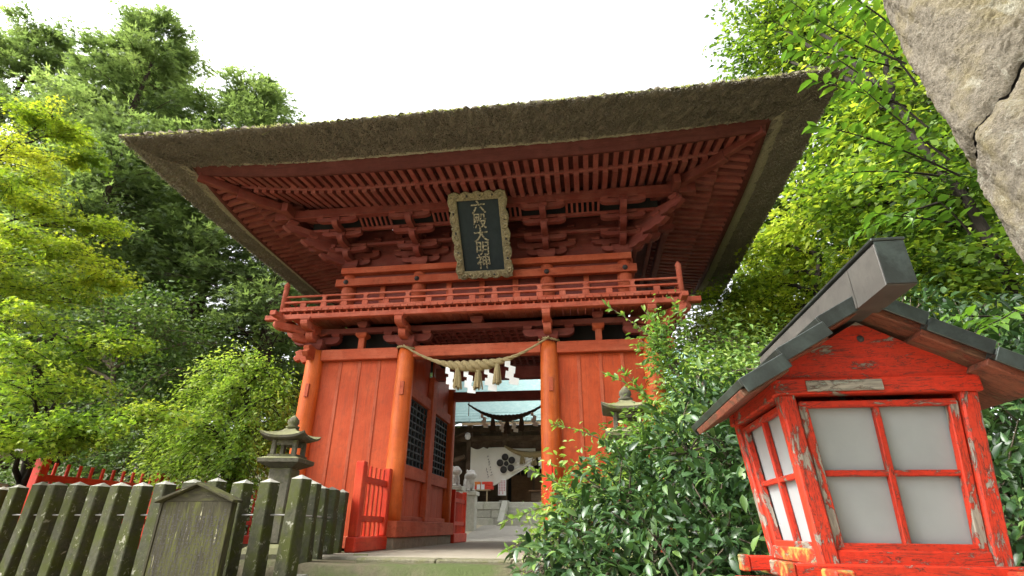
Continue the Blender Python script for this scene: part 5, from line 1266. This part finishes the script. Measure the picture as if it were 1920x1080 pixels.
for u in range(1440, 1960, 75):
    for v_q in range(30, 660, 75):
        if v_q < 160 and u < 1450: continue
        c = at(u + rgt.normal(0, 22), v_q + rgt.normal(0, 22), 15.0 + rgt.uniform(-1.5, 1.5)); r5.append((c[0], c[1], c[2], 1.55, .75))
clump_tree('broadleaf_tree', 'large mid green tree closing the view behind the right-hand maples', 'tree', (12.5, 16.0, -.3), [(12.4, 15.8, 4), (12.2, 15.6, 8), (11.8, 15.5, 13)], .30, r5, 'rhomb', .26, 620, M['lf_wood'], M['bark_dark'], 78, twigs=12, flat=.5, limb_r=.06)
# fine-leaved bush in front of the right wall, with long shoots
fb_ = px([(1235, 640, 6.0, .35, .25), (1290, 680, 6.0), (1350, 720, 5.8), (1275, 745, 5.8, .4), (1215, 810, 5.8, .28, .2), (1320, 790, 5.6), (1400, 790, 5.4), (1260, 840, 5.6, .4), (1160, 875, 5.6, .28, .2), (1360, 850, 5.2), (1105, 925, 5.5, .3, .2), (1200, 910, 5.4, .4), (1060, 950, 5.4, .35, .25), (1290, 920, 5.2), (1420, 700, 5.8), (1020, 985, 5.3, .3, .2), (1130, 960, 5.3)], .48, .32)
clump_tree('leafy_bush', 'light green fine-leaved bush in front of the right-hand gate wall', 'bush', (1.1, 5.8, -1.6), [(1.1, 5.8, -.8), (1.15, 5.8, 0), (1.2, 5.8, 1.2)], .05, fb_, 'oval', .062, 820, M['lf_fine'], M['bark_grey'], 75, twigs=11, flat=.7, limb_r=.02, up_n=.6)
def shoots(parent_label, lst, mat, size, seed, name='shoot_bush'):
    rg_ = np.random.default_rng(seed); b0 = at(*lst[0][0], lst[0][2]); t_ = thing(name, (b0[0], b0[1], -1.6), parent_label, 'bush'); parts = []; P, D, Nn, vv = [], [], [], []
    for (a, b, Y) in lst:
        p0, p1 = at(*a, Y), at(*b, Y); mid = (p0 + p1) / 2 + np.array([.05, 0, .10]); tw = bez(p0, mid, p1, 12); parts.append(tube_np(tw, np.linspace(.009, .003, 12), 5))
        parts.append(tube_np([p0, p0 + np.array([.1, .05, -.7])], [.009, .012], 5))
        m = 46; u = rg_.uniform(.15, 1, m); p = np.stack([np.interp(u, np.linspace(0, 1, 12), tw[:, j]) for j in range(3)], 1); d = unit((p1 - p0)[None]) * .7 + rg_.normal(0, .6, (m, 3)); d[:, 2] += .1
        n_ = rg_.normal(0, .5, (m, 3)); n_[:, 2] += .7; P.append(p); D.append(d); Nn.append(n_); vv.append(.65 + rg_.normal(0, .2, m))
    v, f = join_np(parts); ob('stem', mesh_np('stem', v, f, M['bark_grey'], True), t_, None, 'stuff')
    P, D, Nn, vv = (np.concatenate(x) for x in (P, D, Nn, vv)); ob('foliage', scatter('oval', P, D, unit(Nn), size * rg_.uniform(.7, 1.3, len(P)), vv, mat, 'foliage'), t_, None, 'stuff')
shoots('thin leafy shoots rising before the balcony corner and the right wall', [((1290, 700), (1135, 572), 5.9), ((1270, 690), (1205, 580), 5.9), ((1300, 690), (1262, 562), 6.0), ((1250, 780), (1130, 700), 5.6), ((1190, 860), (1030, 795), 5.5), ((1240, 800), (1160, 690), 5.6), ((1120, 930), (935, 985), 5.2), ((1100, 960), (990, 880), 5.3), ((1060, 1000), (945, 1035), 5.0), ((1300, 720), (1225, 640), 5.8)], M['lf_fine'], .075, 81)
# glossy camellia bush in the foreground: nearest leaves singly, the rest as one mass
LEAF = []
for k in range(5):
    tv, tf = TM['oval']; LEAF.append({})
def leaf_mesh(k, mat):
    key = ('leafobj', k, mat.name)
    if key not in MC: tv, tf = TM['oval']; MC[key] = mesh_np('leaf', tv, tf, mat, True, np.full(len(tv), .12 + .19 * k))
    return MC[key]
def leaf_objects(parent, P, D, Nn, S, mat, rg_):
    D = unit(D); Yv = unit(np.cross(Nn, D)); Zv = np.cross(D, Yv)
    for p, d, y, z, s in zip(P, D, Yv, Zv, S):
        m = Matrix(((d[0] * s, y[0] * s, z[0] * s, p[0]), (d[1] * s, y[1] * s, z[1] * s, p[1]), (d[2] * s, y[2] * s, z[2] * s, p[2]), (0, 0, 0, 1)))
        ob('leaf', leaf_mesh(int(rg_.choice(5, p=[.2, .3, .27, .15, .08])), mat), parent, m)
def camellia(label, base, blobs, n, nobj, size, seed, name='camellia_bush'):
    rg_ = np.random.default_rng(seed); t_ = thing(name, base, label, 'bush'); P, D, Nn = [], [], []; parts = []; wts = np.array([b[3] ** 2 for b in blobs]); wts /= wts.sum()
    for (x, y, z, r), wq in zip(blobs, wts):
        c = np.array([x, y, z]); b0 = np.array(base) + rg_.normal(0, .08, 3) * [1, 1, 0]; parts.append(tube_np(bez(b0, (b0 + c) / 2 + rg_.normal(0, .12, 3), c, 9), np.linspace(.028, .008, 9), 6))
        m = int(n * wq); u = unit(rg_.normal(0, 1, (m, 3))); rad = r * np.clip(1 - np.abs(rg_.normal(0, .30, m)), .1, 1.08); lump = 1 + .18 * np.sin(u[:, 0] * 7 + x * 9) * np.sin(u[:, 2] * 6 + y * 5) + .12 * np.sin(u[:, 1] * 11)
        p = c + u * (rad * lump)[:, None] * np.array([1, 1, .9]); d = u * .8 + rg_.normal(0, .55, (m, 3)); d[:, 2] -= .25; nn = u * .5 + rg_.normal(0, .38, (m, 3)); nn[:, 2] += .75
        for q in range(14):
            e = c + unit(rg_.normal(0, 1, (1, 3)))[0] * r * .9; parts.append(tube_np([c, (c + e) / 2 + rg_.normal(0, .04, 3), e], [.009, .006, .003], 4))
        P.append(p); D.append(d); Nn.append(nn)
    P, D, Nn = (np.concatenate(x) for x in (P, D, Nn)); v, f = join_np(parts); ob('stem', mesh_np('stem', v, f, M['bark_grey'], True), t_, None, 'stuff')
    S = size * rg_.uniform(.45, 1.25, len(P)); ctr = np.average(np.array([b[:3] for b in blobs]), axis=0, weights=wts)
    near = np.linalg.norm(P, axis=1) - .0; front = np.argsort(near)[:nobj]; rest = np.ones(len(P), bool); rest[front] = False
    leaf_objects(t_, P[front], D[front], unit(Nn[front]), S[front], M['lf_camellia'], rg_)
    ob('foliage', scatter('oval', P[rest], D[rest], unit(Nn[rest]), S[rest], .42 + rg_.normal(0, .22, rest.sum()), M['lf_camellia'], 'foliage'), t_, None, 'stuff'); return t_
def pxb(l): return [tuple(at(u, v_q, Y)) + (r,) for u, v_q, Y, r in l]
camellia('dark glossy camellia bush left of the wooden lantern', (.85, 3.9, -1.62), pxb([(1180, 930, 4.2, .40), (1290, 850, 4.2, .42), (1380, 880, 3.9, .45), (1100, 1000, 4.0, .32), (1240, 1010, 3.7, .42), (1360, 1000, 3.5, .42), (1130, 1090, 3.6, .38), (1290, 1110, 3.3, .40), (1430, 800, 4.4, .40), (1450, 940, 3.8, .42), (1440, 1080, 3.3, .40), (1030, 1055, 3.9, .24), (1330, 760, 4.6, .32), (1530, 860, 4.4, .4), (1510, 740, 4.8, .36)]), 9500, 300, .092, 91)
camellia('dark evergreen bush behind the right side of the wooden lantern', (4.0, 4.4, -1.62), pxb([(1880, 700, 4.6, .5), (1940, 820, 4.4, .6), (1890, 900, 4.2, .5), (1930, 1000, 4.0, .5), (1800, 640, 5.2, .45), (1850, 800, 4.8, .5), (1990, 650, 4.8, .6), (1820, 960, 4.6, .5), (1700, 600, 6.0, .5), (1890, 620, 5.2, .4)]), 6500, 60, .105, 92, 'evergreen_bush')
# overhanging branch of broad leaves at the upper right
def near_branch(lst, seed, label, n_leaf, size):
    rg_ = np.random.default_rng(seed); b0 = at(*lst[0][0], lst[0][2]); t_ = thing('leafy_branch', tuple(b0), label, 'branch'); parts = []; P, D, Nn = [], [], []
    for (a, b, Y, nl) in lst:
        p0, p1 = at(*a, Y), at(*b, Y - .1); tw = bez(p0, (p0 + p1) / 2 + rg_.normal(0, .05, 3) + [0, 0, .06], p1, 14); parts.append(tube_np(tw, np.linspace(.011, .003, 14), 6)); ax = unit((p1 - p0)[None])[0]
        for i in range(nl):
            u = .2 + .8 * (i + .5) / nl; p = np.array([np.interp(u, np.linspace(0, 1, 14), tw[:, j]) for j in range(3)]); sd = np.cross(ax, [0, 0, 1.]); sd /= np.linalg.norm(sd)
            d = ax * .55 + sd * (1 if i % 2 else -1) * rg_.uniform(.5, 1) + rg_.normal(0, .22, 3); d[2] -= rg_.uniform(.05, .5); n_ = np.array([0, 0, 1.]) + rg_.normal(0, .3, 3)
            P.append(p + rg_.normal(0, .012, 3)); D.append(d); Nn.append(n_)
    v, f = join_np(parts); ob('stem', mesh_np('stem', v, f, M['bark_dark'], True), t_, None, 'stuff'); P, D, Nn = map(np.array, (P, D, Nn))
    leaf_objects(t_, P, D, unit(Nn), size * rg_.uniform(.7, 1.2, len(P)), M['lf_big'], rg_)
near_branch([((1800, 330), (1520, 235), 4.2, 26), ((1780, 300), (1600, 150), 4.0, 22), ((1740, 240), (1450, 40), 4.2, 26), ((1700, 120), (1480, 0), 4.0, 22), ((1720, 160), (1590, 10), 4.1, 20), ((1760, 330), (1560, 330), 4.4, 22), ((1700, 70), (1560, -30), 3.9, 16), ((1800, 420), (1640, 400), 4.6, 20), ((1820, 440), (1700, 330), 4.5, 18), ((1760, 380), (1600, 440), 4.8, 20), ((1700, 200), (1520, 150), 4.3, 20), ((1690, 130), (1470, 90), 4.3, 20), ((1930, 590), (1780, 590), 4.2, 14), ((1940, 560), (1830, 620), 4.0, 12)], 95, 'overhanging branch of broad green leaves below the granite pillar', 0, .155)

# unseen tree behind and above the viewer, added to shade lantern and pillar
oc = [(x, y, z, 1.5, .6) for x, y, z in ((-2.5, -1.6, 5.6), (-.5, -1.4, 6.0), (1.4, -1.2, 5.8), (3.2, -.9, 5.6), (-1.6, -3.2, 6.4), (.6, -3.2, 6.8), (2.6, -3.0, 6.6), (4.8, -2.2, 6.0), (-3.6, -3.2, 6.0), (5.0, -.2, 5.4), (3.6, -4.6, 7.4), (1.4, -4.6, 7.6), (-.8, -4.8, 7.2), (.2, .0, 4.6), (1.7, .2, 4.6), (3.0, .3, 4.5), (-1.5, -.4, 4.8))]
clump_tree('broadleaf_tree', 'unseen broadleaf tree behind the viewer, added to shade the lantern', 'tree', (4.6, -3.6, -1.62), [(4.5, -3.5, 1), (4.0, -3.3, 3.6), (3.0, -3.2, 5.4), (2.4, -3.2, 6.6)], .28, oc, 'rhomb', .19, 950, M['lf_right'], M['bark_dark'], 99, twigs=11, flat=.5, limb_r=.1)
for x, y, s_, rz, lb in ((-1.5, -10.5, .9, .4, 'unseen cypress added behind the viewer to the left to block light'), (5.5, -9.0, .95, 1.9, 'unseen cypress added behind the viewer to the right to block light'), (10.5, -4.5, .9, 3.3, 'unseen cypress added right of the granite pillar to block light')):  # unseen cypresses, added to block the light from behind the viewer
    t_ = thing('cypress_tree', (x, y, -1.7), lb, 'tree', 'unseen cypress trees added to block light'); m = T(x, y, -1.7) @ RZ(rz) @ Matrix.Scale(s_, 4)
    ob('trunk', CYP[2][0], t_, m); ob('crown', CYP[2][1], t_, m, 'stuff')
